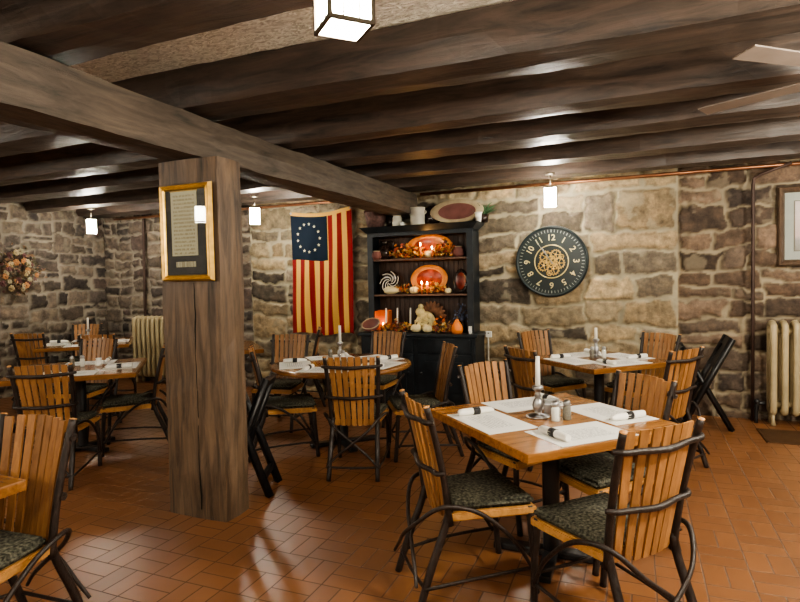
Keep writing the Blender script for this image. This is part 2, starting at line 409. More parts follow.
def stone_wall(name, L, Hh, res, seed, segs, to3d):
    """segs: (u0,u1,maxw,maxh,offset,stone colours,mortar colour,gap,protrusion)"""
    nu, nv = int(L / res) + 1, int(Hh / res) + 1
    us = np.linspace(0, L, nu); vs = np.linspace(0, Hh, nv); U, V = np.meshgrid(us, vs)
    d = np.zeros_like(U); st = np.zeros_like(U); tone = np.zeros(U.shape + (3,)); mort = np.zeros(U.shape + (3,))
    Uw = U + .05 * (vnoise(U * 3.2, V * 3.2, seed) - .5) * 2 + .02 * (vnoise(U * 11, V * 11, seed + 1) - .5) * 2
    Vw = V + .045 * (vnoise(U * 2.4, V * 3.0, seed + 2) - .5) * 2 + .02 * (vnoise(U * 12, V * 12, seed + 3) - .5) * 2
    rr = random.Random(seed); n1 = vnoise(U * 14, V * 14, seed + 5); n2 = vnoise(U * 35, V * 35, seed + 6); n0 = vnoise(U * 5, V * 5, seed + 8)
    for (u0, u1, mw_, mh, off, cols, mc, gap, pro) in segs:
        inseg = (U >= u0) & (U <= u1)
        d[inseg] = off; mort[inseg] = mc; tone[inseg] = cols[0]
        rects = []; split(u0, -.05, u1, Hh + .05, mw_, mh, rr, rects)
        for (x0, y0, x1, y1) in rects:
            hw, hh = (x1 - x0) / 2, (y1 - y0) / 2; cx, cy = (x0 + x1) / 2, (y0 + y1) / 2; rad = min(hw, hh) * rr.uniform(.15, .45)
            a0, a1 = np.searchsorted(us, x0 - .1), np.searchsorted(us, x1 + .1); b0, b1 = np.searchsorted(vs, max(0, y0 - .1)), np.searchsorted(vs, y1 + .1)
            sl = (slice(b0, b1), slice(a0, a1)); uu = Uw[sl]; vv = Vw[sl]
            uu = np.where(inseg[sl], uu, -99)
            qx = np.abs(uu - cx) - hw + rad; qy = np.abs(vv - cy) - hh + rad
            sd = -(np.hypot(np.maximum(qx, 0), np.maximum(qy, 0)) + np.minimum(np.maximum(qx, qy), 0) - rad)
            g = gap * rr.uniform(.5, 1.5)
            sd = sd - g + (n1[sl] - .5) * .028 + (n2[sl] - .5) * .012
            k = np.clip(sd / .016, 0, 1); k = k * k * (3 - 2 * k)
            smear = np.clip((n0[sl] * .55 + n1[sl] * .3 + n2[sl] * .15 - rr.uniform(.60, .85)) * 7, 0, .42)
            col = np.array(rr.choice(cols)) * rr.uniform(.75, 1.3)
            prot = pro * rr.uniform(.5, 1.2); tilt = rr.uniform(-.03, .03)
            on = k > st[sl]
            st[sl] = np.where(on, k, st[sl])
            hgt = off + k * (prot + tilt * (vv - cy) + .012 * np.clip(sd / .06, 0, 1) + (n1[sl] - .5) * .014)
            d[sl] = np.where(on, hgt, d[sl]); tone[sl] = np.where(on[..., None], col, tone[sl])
            st[sl] = np.where(on & (smear > 0), st[sl] * (1 - smear), st[sl])
    d += (n2 - .5) * .006
    P = to3d(U.ravel(), V.ravel(), d.ravel())
    me = bpy.data.meshes.new(name); nV = nu * nv; me.vertices.add(nV); me.vertices.foreach_set('co', P.astype(np.float32).ravel())
    i = (np.arange(nv - 1)[:, None] * nu + np.arange(nu - 1)[None, :]).ravel()
    F = np.stack([i, i + 1, i + nu + 1, i + nu], 1); nF = len(F)
    me.loops.add(nF * 4); me.loops.foreach_set('vertex_index', F.ravel().astype(np.int32))
    me.polygons.add(nF); me.polygons.foreach_set('loop_start', (np.arange(nF) * 4).astype(np.int32))
    me.polygons.foreach_set('use_smooth', np.ones(nF, bool))
    me.update(calc_edges=True)
    for nm, arr in (('tone', tone), ('mortar', mort)):
        a = me.attributes.new(nm, 'FLOAT_COLOR', 'POINT'); a.data.foreach_set('color', np.concatenate([arr.reshape(-1, 3), np.ones((nV, 1))], 1).astype(np.float32).ravel())
    a = me.attributes.new('stone', 'FLOAT', 'POINT'); a.data.foreach_set('value', st.astype(np.float32).ravel())
    me.materials.append(M['stone']); o = bpy.data.objects.new(name, me); C.objects.link(o); return struct(o)
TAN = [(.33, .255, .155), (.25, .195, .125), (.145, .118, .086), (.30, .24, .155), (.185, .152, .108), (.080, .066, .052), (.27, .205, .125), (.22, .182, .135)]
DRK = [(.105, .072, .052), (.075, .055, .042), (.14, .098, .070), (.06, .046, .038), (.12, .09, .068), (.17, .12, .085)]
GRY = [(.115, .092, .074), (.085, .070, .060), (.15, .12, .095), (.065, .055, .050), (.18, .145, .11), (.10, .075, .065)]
YB = 6.72; XL = -8.0; ZC = 2.84
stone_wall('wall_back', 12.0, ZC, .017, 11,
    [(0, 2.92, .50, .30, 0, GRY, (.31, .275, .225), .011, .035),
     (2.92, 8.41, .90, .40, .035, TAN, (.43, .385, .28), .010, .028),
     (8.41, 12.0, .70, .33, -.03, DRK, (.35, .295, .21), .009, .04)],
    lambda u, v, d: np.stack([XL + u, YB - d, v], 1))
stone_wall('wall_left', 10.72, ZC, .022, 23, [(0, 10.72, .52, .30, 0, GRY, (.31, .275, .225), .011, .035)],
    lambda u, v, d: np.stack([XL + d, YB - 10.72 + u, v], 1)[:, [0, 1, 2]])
w = MB(); w.box((4.05, 1.36, ZC / 2), (.1, 10.72, ZC)); struct(w.build('wall_right', plain('plain_stone_wall', (.16, .125, .09), .9)))
w = MB(); w.box((-2, -4.05, ZC / 2), (12, .1, ZC)); struct(w.build('wall_front', bpy.data.materials['plain_stone_wall']))
w = MB(); w.box((-2, 1.36, -.05), (12.2, 11, .1)); struct(w.build('floor', M['floor']))
w = MB(); w.box((-2, 1.36, ZC + .05), (12.2, 11, .1)); struct(w.build('ceiling', M['plaster']))

# ---------------------------------------------------------------- timbers
def timber(name, x0, x1, y0, y1, z0, z1, mat, seed, amp=.012, axis=0, step=.12):
    """hand-hewn beam: subdivided box with gently wandering faces"""
    rr = random.Random(seed); bm = bmesh.new(); lo = (x0, y0, z0); hi = (x1, y1, z1)
    L = hi[axis] - lo[axis]; n = max(2, int(L / step)); oth = [a for a in range(3) if a != axis]
    ph = [rr.uniform(0, 6) for _ in range(8)]
    rings = []
    for i in range(n + 1):
        t = L * i / n; ring = []
        cs = [(0, 0), (.5, 0), (1, 0), (1, .5), (1, 1), (.5, 1), (0, 1), (0, .5)]
        for k, (a, b) in enumerate(cs):
            p = [0, 0, 0]; p[axis] = lo[axis] + t
            q = amp * (math.sin(t * 1.7 + ph[k]) * .6 + math.sin(t * 5.3 + ph[(k + 3) % 8]) * .3 + rr.uniform(-.35, .35))
            q2 = amp * (math.sin(t * 1.3 + ph[(k + 5) % 8]) * .6 + rr.uniform(-.35, .35))
            ins = .012 if (a in (0, 1) and b in (0, 1)) else 0
            p[oth[0]] = lo[oth[0]] + a * (hi[oth[0]] - lo[oth[0]]) + q + (ins if a == 0 else -ins if a == 1 else 0)
            p[oth[1]] = lo[oth[1]] + b * (hi[oth[1]] - lo[oth[1]]) + q2 + (ins if b == 0 else -ins if b == 1 else 0)
            ring.append(bm.verts.new(p))
        rings.append(ring)
    for A, B in zip(rings, rings[1:]):
        for k in range(8): bm.faces.new((A[k], A[(k + 1) % 8], B[(k + 1) % 8], B[k]))
    bm.faces.new(rings[0]); bm.faces.new(rings[-1])
    m = MB(); m.bm.free(); m.bm = bm
    return m.build(name, mat)
JO = [(-2.6, -2.3), (-1.5, -1.2), (-.4, -.1), (.66, .96), (1.70, 2.0), (2.77, 3.10), (3.75, 4.0), (4.48, 4.81), (5.40, 5.66), (6.22, 6.52)]
JL = ['dark ceiling joist behind the camera side, sixth from the front', '', '', '', 'nearest dark ceiling joist crossing the top left above the hanging lantern',
      'wide dark ceiling joist just behind the strip of bare plaster', 'second dark ceiling joist behind the plaster strip, with a brown lit face',
      'third dark ceiling joist behind the plaster strip, mid room', 'dark ceiling joist second from the back wall with a bright lamp sheen', 'dark ceiling joist closest to the back stone wall']
for i, (a, b) in enumerate(JO):
    if i < 3: continue
    if i == 3: lab = 'dark ceiling joist almost overhead, just above the top of the photo'
    else: lab = JL[i]
    tag(timber('ceiling_joist', XL, 4.0, a, b, 2.57, ZC + .01, M['dark_beam'], 40 + i), lab, 'beam', 'ceiling joists')
tag(timber('ceiling_girder', -2.82, -2.5, -3.9, 6.66, 2.29, 2.565, M['girder'], 91, .012, 1), 'thick grey-brown girder running into the room on top of the post', 'beam')
tag(timber('timber_post', -2.855, -2.365, 2.80, 3.05, 0, 2.285, M['post'], 92, .009, 2, .1), 'thick square weathered timber post carrying the girder', 'post')
bpy.data.objects['timber_post']
cr = MB(); pts = []
for i in range(30): pts.append((-2.57 + .004 * math.sin(i * .5) + .002 * math.sin(i * 1.9), 2.799, 1.51 - i * .05))
cr.tube(pts, [.002 + .003 * abs(math.sin(i * .3)) for i in range(30)], 5, sq=1)
c_ = cr.build('drying_crack', plain('crack_black', (.006, .005, .004), .9), bpy.data.objects['timber_post'])

# ---------------------------------------------------------------- twig chairs
def chair_proto():
    t = thing('twig_chair', 'x', 'chair')
    for s in (-1, 1):
        MB().tube([(s * .205, .215, 0), (s * .212, .20, .2), (s * .202, .185, .425)], [.017, .016, .018], 9, smooth=4).build('leg', M['bark'], t)
        MB().tube([(s * .185, -.36, 0), (s * .18, -.30, .18), (s * .175, -.235, .34), (s * .175, -.205, .44)], [.017, .019, .018, .017], 9, smooth=4).build('leg', M['bark'], t)
        p = MB().tube([(s * .178, -.205, .37), (s * .186, -.232, .58), (s * .196, -.275, .78), (s * .204, -.315, .93)], [.0175, .016, .0155, .015], 9, smooth=4).build('back_post', M['bark'], t)
        MB().lathe([(0, .006), (.0145, .004), (.0148, 0)], (s * .204, -.3155, .93), 9, RX(D(15))).build('cut_end', M['cut'], p)
    # seat frame (trapezoid) and cushion
    def trap(z0, z1, fw, bw, yf, yb, inset=0, n=1):
        return [(-bw, yb, z0), (bw, yb, z0), (fw, yf, z0), (-fw, yf, z0), (-bw, yb, z1), (bw, yb, z1), (fw, yf, z1), (-fw, yf, z1)]
    s_ = MB().hexa(trap(.385, .427, .225, .185, .215, -.205)); bmesh.ops.bevel(s_.bm, geom=s_.bm.edges[:], offset=.008, segments=2, affect='EDGES')
    s_.build('seat', M['seatwood'], t)
    c = MB().hexa(trap(.426, .470, .222, .178, .21, -.20)); bmesh.ops.bevel(c.bm, geom=c.bm.edges[:], offset=.018, segments=3, affect='EDGES')
    for f_ in c.bm.faces: f_.smooth = True
    c.build('cushion', M['cushion'], t)
    yb = lambda z: -.205 - .11 * max(0, (z - .4)) / .52
    def curve(x, z): return yb(z) - .05 * (1 - (x / .2) ** 2) + .03
    for i in range(7):
        a = (i - 3) / 3
        xs = [a * .130, a * .144, a * .158]; zs = [.385, .66, .925 + .008 * (1 - a * a)]
        m = MB(); prev = None; w_ = .0196
        rows = []
        for x, z in zip(xs, zs):
            y = curve(x, z); dy = .1 * x / .04; tx = Vector((1, dy * .5, 0)).normalized(); nn = Vector((-tx.y, tx.x, 0))
            c0 = Vector((x, y, z)); ww = w_ * (.85 + .15 * (z - .39) / .55)
            rows.append([c0 - tx * ww - nn * .005, c0 + tx * ww - nn * .005, c0 + tx * ww + nn * .005, c0 - tx * ww + nn * .005])
        vv = [[m.bm.verts.new(p) for p in r_] for r_ in rows]
        for A, B in zip(vv, vv[1:]):
            for k in range(4): m.bm.faces.new((A[k], A[(k + 1) % 4], B[(k + 1) % 4], B[k]))
        m.bm.faces.new(vv[0]); m.bm.faces.new(vv[-1]); m.build('slat', M['slat'], t)
    for z, rr_ in ((.855, .0125), (.615, .012)):
        e = .188 + .045 * (z - .6)
        MB().tube([(-e - .03, yb(z) + .012, z), (-e, yb(z) - .018, z), (-.12, curve(.12, z) - .02, z - .004), (0, curve(0, z) - .022, z - .006), (.12, curve(.12, z) - .02, z), (e, yb(z) - .018, z + .004), (e + .03, yb(z) + .012, z + .008)], [rr_ * .9, rr_, rr_, rr_ * 1.1, rr_, rr_, rr_ * .85], 8, smooth=4).build('back_bow', M['bark'], t)
    for s in (-1, 1):
        k = .012 if s > 0 else -.012
        MB().tube([(s * .226, .19, .12), (s * .243, .09, .28), (s * .247, -.06, .42), (s * .240, -.19, .475), (s * .20, -.275, .46), (s * .11, -.335 - k, .37), (-s * .02, -.36 - k, .27), (-s * .13, -.365, .18), (-s * .19, -.375, .11)],
                  [.009, .010, .011, .011, .011, .010, .010, .009, .008], 7, smooth=5).build('bent_hoop', M['bark'], t)
        MB().tube([(s * .20, -.335, .10), (s * .222, -.1, .125), (s * .225, .2, .135)], .0085, 7, smooth=3).build('stretcher', M['bark'], t)
    MB().tube([(-.205, -.335, .10), (0, -.34, .095), (.205, -.335, .10)], .0085, 7, smooth=3).build('stretcher', M['bark'], t)
    MB().tube([(-.205, .2, .17), (0, .205, .162), (.205, .2, .17)], .0085, 7, smooth=3).build('stretcher', M['bark'], t)
    return t
CHAIRS = [
 (-.135, 2.55, 47, 'twig chair at the near right of the front square table, its back to us', 'front'),
 (-.74, 2.71, -52, 'twig chair side on at the near left of the front square table', 'front'),
 (-.69, 3.54, -124, 'twig chair facing us behind the far left edge of the front square table', 'front'),
 (-.18, 3.24, 134, 'twig chair facing us behind the right edge of the front square table', 'front'),
 (-.64, 4.76, -45, 'dark-looking twig chair pulled back from the near left of the table under the clock', 'clock'),
 (-.76, 5.86, -130, 'bright orange-lit twig chair at the far left of the table under the clock', 'clock'),
 (.02, 5.78, 139, 'twig chair at the far right of the table under the clock, against the stone wall', 'clock'),
 (.10, 4.95, 55, 'twig chair at the near right of the table under the clock, beside the black stand', 'clock'),
 (-2.07, 4.06, 18, 'twig chair square on at the near side of the round table, its back to us', 'round'),
 (-2.82, 4.20, -53, 'twig chair seen from the side at the left of the round table near the post', 'round'),
 (-3.42, 4.92, -170, 'twig chair facing us at the far left of the round table below the flag', 'round'),
 (-2.57, 5.44, 175, 'twig chair facing us at the far right of the round table before the hutch', 'round'),
 (-1.76, 4.53, 122, 'twig chair edge on at the right of the round table, before the hutch doors', 'round'),
 (-4.20, 3.06, 33, 'twig chair with its back to us at the near side of the left table', 'left'),
 (-5.30, 4.10, -165, 'twig chair facing us behind the far side of the left table', 'left'),
 (-4.32, 3.83, 133, 'twig chair side on between the left table and the post', 'left'),
 (-7.10, 5.0, 20, 'dark twig chair at the left of the farthest table, below the wreath', 'far'),
 (-7.5, 5.80, -150, 'small distant orange twig chair on the wall side of the farthest table', 'far'),
 (-6.0, 5.05, 25, 'dark-topped twig chair at the right of the farthest table, its back to us', 'far'),
 (-2.42, 1.36, 184, 'large nearest twig chair with yellow slats at the left edge of the photo', 'corner'),
 (-3.85, 5.85, 120, 'twig chair mostly hidden behind the round table chairs, just right of the post', 'hidden'),
]
proto = chair_proto()
for i, (x, y, a, lab, g) in enumerate(CHAIRS):
    gl = {'front': 'chairs at the front square table', 'clock': 'chairs at the table under the clock', 'round': 'chairs at the round table', 'left': 'chairs at the left table', 'far': 'chairs at the farthest table', 'corner': None, 'hidden': None}[g]
    if i == 0:
        proto.location = (x, y, 0); proto.rotation_euler = (0, 0, D(a)); proto['label'] = lab; proto['group'] = gl
    else:
        o = dup(proto, (x, y, 0), D(a), lab, gl)
        if not gl: del o['group']

# ---------------------------------------------------------------- tables
def pedestal(t, h=.70):
    MB().lathe([(.0, .02), (.05, .02), (.045, .05), (.045, h)], (0, 0, 0), 16).build('pedestal', M['iron'], t)
    for k in range(2):
        MB().box((0, 0, .022), (.62, .075, .036), RZ(D(45 + 90 * k)), .008).build('foot', M['iron'], t)
def square_table(label, cx, cy, side, rot):
    t = thing('dining_table', label, 'table', (cx, cy, 0), D(rot))
    m = MB().box((0, 0, .728), (side, side, .044), None, .006); m.build('tabletop', M['table'], t)
    MB().box((0, 0, .695), (side * .55, side * .55, .022)).build('underframe', M['iron'], t)
    pedestal(t); return t
T1 = (-.425, 3.075); T2 = (-.31, 5.40); T3 = (-2.50, 4.58); T4 = (-4.72, 3.65); T5 = (-6.75, 5.35); T6 = (-4.62, 5.30); T7 = (-2.72, .95)
square_table('square varnished wooden table in front with a candlestick and salt and pepper', *T1, .97, 45)
square_table('square wooden table under the clock with a white candle', *T2, .90, 45)
square_table('square wooden table left of the post set with white papers', *T4, 1.04, 42)
square_table('farthest wooden table in the left back corner below the stone wall', *T5, 1.05, 45)
square_table('wooden table behind the post with only its right corner showing', *T6, 1.04, 45)
square_table('yellow-lit table corner poking in at the left edge beside the nearest chair', *T7, 1.02, 0)
t3 = thing('round_table', 'round wooden pedestal table in front of the flag and hutch', 'table', (*T3, 0))
MB().lathe([(0, .705), (.60, .705), (.635, .712), (.645, .728), (.638, .745), (.625, .75), (0, .75)], n=56).build('tabletop', M['table'], t3)
pedestal(t3)

# placemats with rolled napkins
mat_p = MB().box((0, 0, .0012), (.44, .285, .002)).build('placemat', M['placemat'])
nap = thing('napkin_roll', 'x', 'napkin')
MB().tube([(-.105, 0, .02), (-.09, 0, .02), (.02, .002, .02), (.085, 0, .018), (.112, 0, .013)], [.012, .019, .020, .017, .008], 10, smooth=3, sq=1).build('roll', M['white'], nap)
MB().tube([(-.02, .001, .02), (.022, .001, .02)], .0212, 12).build('paper_band', M['band'], nap)
MB().box((.112, 0, .012), (.03, .012, .004), RY(-.15)).build('cutlery_tip', M['chrome'], nap)
first = [True]
def setting(cx, cy, rot, lab, grp, noff=(-.155, 0), nrot=90):
    global mat_p, nap
    a = D(rot); z = .7505
    if first[0]:
        m_, n_ = mat_p, nap; first[0] = False
    else:
        m_ = mat_p.copy(); C.objects.link(m_); n_ = dup(nap, (0, 0, 0), 0, 'x')
    m_.location = (cx, cy, z); m_.rotation_euler = (0, 0, a); tag(m_, 'white printed placemat ' + lab, 'placemat', 'placemats ' + grp)
    nx = cx + math.cos(a) * noff[0] - math.sin(a) * noff[1]; ny = cy + math.sin(a) * noff[0] + math.cos(a) * noff[1]
    n_.location = (nx, ny, z + .002); n_.rotation_euler = (0, 0, a + D(nrot)); tag(n_, 'banded white napkin roll ' + lab, 'napkin', 'napkins ' + grp)
def four(T, side, rot, inset, labs, grp, off=(-.1, 0)):
    for k, lab in enumerate(labs):
        if lab is None: continue
        a = D(rot) + k * PI / 2; dx, dy = math.sin(a), -math.cos(a)      # outward normal of edge k
        q = side / 2 - inset
        setting(T[0] + dx * q + math.cos(a) * off[0], T[1] + dy * q + math.sin(a) * off[0], rot + 90 * k, lab, grp)
four(T1, .97, 45, .16, ['at the near right edge of the front table', 'at the far right edge of the front table', 'at the far left edge of the front table', 'at the near left edge of the front table'], 'on the front table', (-.07, 0))
four(T2, .90, 45, .165, ['at the near right edge of the table under the clock', 'at the far right edge of the table under the clock', 'at the far left edge of the table under the clock', 'at the near left edge of the table under the clock'], 'on the table under the clock', (-.02, 0))
four(T4, 1.04, 42, .17, ['at the near side of the left table', 'at the right end of the left table', 'at the far side of the left table', None], 'on the left table', (-.03, 0))
four(T5, 1.05, 45, .17, ['at the right front of the farthest table', 'at the right back of the farthest table', 'at the wall side of the farthest table', 'at the left front of the farthest table'], 'on the farthest table', (0, 0))
for ang, lab in ((215, 'at the left side of the round table'), (135, 'at the far left of the round table'), (60, 'at the far right of the round table'), (-5, 'at the right end of the round table'), (-80, 'at the near side of the round table, behind the chair')):
    a = D(ang); setting(T3[0] + .42 * math.cos(a), T3[1] + .42 * math.sin(a), ang + 90, lab, 'on the round table')

# table-top pieces
def candlestick(x, y, lab, h=.19, ch=.155, pew=True):
    t = thing('candlestick', lab, 'candlestick', (x, y, .7505))
    MB().lathe([(0, 0), (.062, 0), (.064, .008), (.05, .012), (.022, .02), (.018, .03), (.026, .042), (.030, .065), (.024, .09), (.013, .105), (.019, .115), (.013, .125), (.016, .14), (.028, .15), (.030, .165), (.022, .17), (0, .17)], n=24).build('holder', M['pewter'], t)
    tag(MB().tube([(0, 0, -.0015), (0, 0, ch)], [.0135, .0115], 12).build('candle', M['wax']), 'tall ' + lab.replace('pewter candlestick', 'white taper candle in the candlestick'), 'candle', 'white taper candles on the tables').location = (x, y, .9215)
    return t
def shaker(x, y, lab, fill, tbl, s=1):
    t = thing('salt_shaker' if fill == 'salt' else 'pepper_shaker', lab, 'shaker', (x, y, .7505), .3)
    MB().lathe([(0, 0), (.020, 0), (.021, .01), (.020, .065), (.016, .075), (0, .075)], n=8).build('contents', M[fill], t)
    MB().lathe([(0, 0), (.0225, 0), (.0235, .005), (.0222, .07), (.017, .08)], n=8).build('glass_body', M['glass'], t)
    MB().lathe([(.0175, .076), (.019, .078), (.019, .092), (.014, .103), (0, .107)], n=14).build('metal_cap', M['pewter'], t)
    return t
candlestick(-.486, 3.06, 'pewter candlestick on the front table')
shaker(-.388, 3.00, 'glass salt shaker full of white salt on the front table', 'salt', 1)
shaker(-.335, 3.045, 'glass pepper shaker standing beside the salt on the front table', 'pepper', 1)
cd = thing('packet_caddy', 'small grey packet caddy behind the candlestick on the front table', 'caddy', (-.43, 3.15, .7505), .4)
MB().box((0, 0, .03), (.09, .055, .06), None, .004).build('tray', M['pewter'], cd); MB().box((0, 0, .05), (.078, .043, .06)).build('packets', M['grey'], cd)
candlestick(-.34, 5.50, 'pewter candlestick on the table under the clock', ch=.10)
shaker(-.27, 5.46, 'glass salt shaker beside the candle on the table under the clock', 'salt', 2)
shaker(-.37, 5.42, 'glass pepper shaker in front of the candle on the table under the clock', 'pepper', 2)
candlestick(-2.60, 4.74, 'pewter candlestick on the round table')
shaker(-2.53, 4.66, 'glass salt shaker in front of the candle on the round table', 'salt', 3)
shaker(-2.68, 4.69, 'glass pepper shaker left of the candle on the round table', 'pepper', 3)
shaker(-4.80, 3.74, 'glass salt shaker in the middle of the left table', 'salt', 4)
shaker(-4.86, 3.68, 'glass pepper shaker in the middle of the left table, left of the salt', 'pepper', 4)
p = thing('cream_pitcher', 'small white pitcher on the left table', 'pitcher', (-4.66, 3.80, .7505))
MB().lathe([(0, 0), (.025, 0), (.034, .02), (.032, .045), (.022, .06), (.027, .075), (.024, .075), (.018, .06), (0, .05)], n=18).build('body', M['salt'], p)
MB().tube([(.03, 0, .055), (.05, 0, .05), (.05, 0, .03), (.032, 0, .022)], .005, 7, smooth=4).build('handle', M['salt'], p)
candlestick(-6.86, 5.45, 'pewter candlestick on the farthest table')
shaker(-6.93, 5.38, 'glass salt shaker left of the candle on the farthest table', 'salt', 5)
shaker(-6.80, 5.36, 'glass pepper shaker right of the candle on the farthest table', 'pepper', 5)

# ---------------------------------------------------------------- folding stands
def stand(lab, x, y, rz, W=.42, h=.86, dx=.26, flip=1):
    t = thing('folding_stand', lab, 'stand', (x, y, 0), rz)
    for s in (-1, 1):
        yy = s * W / 2
        MB().tube([(-dx, yy, 0), (dx, yy, h)], .03, 4).build('leg', M['black_wood'], t)
        MB().tube([(dx, yy * .86, 0), (-dx * .95, yy * .86, h * .9)], .026, 4).build('leg', M['black_wood'], t)
    MB().box((dx * .93, 0, h * .95), (.03, W, .09), RY(.5)).build('top_rail', M['black_wood'], t)
    MB().box((-dx * .92, 0, h * .86), (.03, W * .86, .06), RY(-.5)).build('top_rail', M['black_wood'], t)
    MB().box((-dx * .72, 0, h * .14), (.03, W, .05)).build('lower_rail', M['black_wood'], t)
    MB().box((dx * .72, 0, h * .14), (.03, W * .86, .05)).build('lower_rail', M['black_wood'], t)
    MB().box((dx * .62, 0, h * .80), (.012, W * .9, .25), RY(.53)).build('strap_panel', M['black_wood'], t)
    return t
stand('black folding tray stand leaning open in front of the right stone wall', .62, 6.28, 0, .40, .88, .22)
stand('black folding tray stand tucked behind the right side of the post', -2.59, 3.33, D(203), .30, .92, .17)

# ---------------------------------------------------------------- pendant lanterns
def lantern_proto():
    t = thing('pendant_lantern', 'x', 'lamp'); w_ = .064; h = .195
    for s in (0, 1, 2, 3):
        R = RZ(s * PI / 2)
        MB().box(R @ Vector((0, -w_ + .004, h / 2)), (2 * w_ - .012, .003, h - .014), R).build('glass_pane', M['lamp_glass'], t)
        fr = MB(); fr.box(R @ Vector((-w_, -w_, h / 2)), (.012, .012, h), R)
        fr.box(R @ Vector((0, -w_, .005)), (2 * w_, .010, .012), R).box(R @ Vector((0, -w_, h - .005)), (2 * w_, .010, .014), R)
        for k in (-.024, .024): fr.box(R @ Vector((k, -w_, h / 2)), (.004, .006, h), R)
        fr.build('side_frame', M['lamp_frame'], t)
    MB().box((0, 0, .004), (2 * w_ - .01, 2 * w_ - .01, .003)).build('bottom_pane', M['lamp_glass'], t)
    MB().box((0, 0, h - .004), (2 * w_ - .01, 2 * w_ - .01, .003)).build('top_pane', M['lamp_glass'], t)  # glowing top added to send light up onto the ceiling
    MB().box((0, 0, h + .010), (.045, .045, .02), None, 0, (.5, .5)).box((0, 0, h + .002), (2 * w_, .008, .008)).box((0, 0, h + .002), (.008, 2 * w_, .008)).build('cap', M['lamp_frame'], t)
    MB().tube([(0, 0, h + .02), (0, 0, .345)], .006, 6).build('stem', M['lamp_frame'], t)
    MB().lathe([(0, .345), (.05, .345), (.05, .33), (.02, .32), (0, .32)], n=16).build('ceiling_rose', M['lamp_frame'], t)
    return t
LP = [(-.778, 1.489, 47.6, 'big white-glowing box lantern hanging at the top of the photo'), (-.81, 6.05, 8, 'glowing box lantern hanging above the wall clock'),
      (-4.33, 5.80, 37, 'glowing box lantern hanging just right of the post'), (-6.90, 5.60, 51, 'glowing box lantern hanging by the left stone wall, left of the post'),
      (-4.75, .22, 45, 'glowing box lantern behind the camera side, mirrored in the framed document')]
lp = lantern_proto()
for i, (x, y, a, lab) in enumerate(LP):
    if i == 0: o = lp; o.location = (x, y, 2.228); o.rotation_euler = (0, 0, D(a)); o['label'] = lab; o['group'] = 'pendant lanterns'
    else: o = dup(lp, (x, y, 2.228), D(a), lab, 'pendant lanterns')
def light(name, loc, e, col=(1, .80, .56), r=.06):
    l = bpy.data.lights.new(name, 'POINT'); l.energy = e; l.color = col; l.shadow_soft_size = r
    o = bpy.data.objects.new(name, l); C.objects.link(o); o.location = loc
for x, y, e_ in ((2.3, 5.0, 62), (2.2, .6, 58), (-.8, -1.6, 62), (-4.75, -2.6, 62), (-6.9, .6, 62), (1.7, 2.36, 150)): light('fill_light', (x, y, 2.2), e_, (1, .92, .77), .12)  # unseen point lights added to brighten the room; strongest one lifts the ceiling plaster

# ---------------------------------------------------------------- hutch
HX, HB = -2.40, 6.66
h = thing('hutch', 'tall black hutch with open shelves and cupboard base in the back corner', 'cabinet', (HX, HB, 0))
def hb(name, c, s, mat='hutch', par=None, bev=.004): return MB().box(c, s, None, bev).build(name, M[mat], par or h)
hb('base_cabinet', (0, -.22, .42), (1.44, .42, .80)); hb('plinth', (0, -.215, .03), (1.40, .40, .06))
hb('countertop', (0, -.235, .845), (1.50, .47, .04), 'hutch', None, .01)
for s in (-1, 1):
    d_ = hb('door', (s * .35, -.44, .36), (.64, .03, .52)); hb('panel', (s * .35, -.458, .36), (.46, .012, .36), 'hutch', d_)
    k_ = MB().ball((s * .08, -.475, .40), .017).build('knob', M['iron'], d_)
    d_ = hb('drawer', (s * .35, -.44, .725), (.64, .03, .15)); MB().ball((s * .35, -.475, .725), .016).build('knob', M['iron'], d_)
    hb('side_panel', (s * .655, -.145, 1.46), (.03, .27, 1.20)); hb('stile', (s * .635, -.29, 1.46), (.075, .025, 1.20))
b_ = MB()
b_.box((0, -.012, 1.46), (1.30, .02, 1.20))
for k in range(19): b_.box((-.585 + k * .065, -.026, 1.46), (.054, .012, 1.18), None, .004)
b_.build('beadboard_back', M['hutch_in'], h)
for z in (1.745, 1.312):
    MB().box((0, -.155, z), (1.26, .27, .022), None, .004).build('shelf', M['hutch_shelf'], h)
hb('top_rail', (0, -.29, 2.055), (1.345, .026, .05)); hb('top_panel', (0, -.15, 2.075), (1.34, .29, .02))
MB().hexa([(-.68, -.31, 2.08), (.68, -.31, 2.08), (.68, 0, 2.08), (-.68, 0, 2.08), (-.75, -.37, 2.15), (.75, -.37, 2.15), (.75, 0, 2.15), (-.75, 0, 2.15)]).build('crown', M['hutch'], h)
YS = HB - .155     # shelf centre line
Z1, Z2, Z0, ZT = 1.7565, 1.3235, .8655, 2.1505
def platter(name, x, z, w_, hgt, lab, lean=.16, rim='redrim', face='redware', y=None, cat='plate', grp=None):
    R = RX(PI / 2 - lean)
    y = y if y is not None else HB - .10
    t = thing(name, lab, cat, (x, y, z), 0, grp)
    c = Vector((0, 0, hgt / 2 * math.cos(lean) + .004))
    MB().lathe([(0, .0), (.62, .0), (.72, .02), (1.0, .05), (1.0, .056), (.99, .06), (.70, .032)], c, 40, R @ Matrix.Diagonal((w_ / 2, hgt / 2, .5))).build('rim', M[rim], t)
    MB().lathe([(0, .012), (.6, .012), (.74, .036)], c, 40, R @ Matrix.Diagonal((w_ / 2, hgt / 2, .5))).build('well', M[face], t)
    return t
platter('oval_platter', -2.32, Z1, .58, .29, 'oval red platter with orange rim standing on the top shelf of the hutch')
platter('oval_platter', -2.33, Z2, .48, .35, 'oval red platter with orange rim standing on the middle shelf of the hutch')
dp = platter('oval_platter', -1.93, Z2, .17, .29, 'narrow dark oval plate on the right of the middle hutch shelf', .12, 'dark_glaze', 'berry')
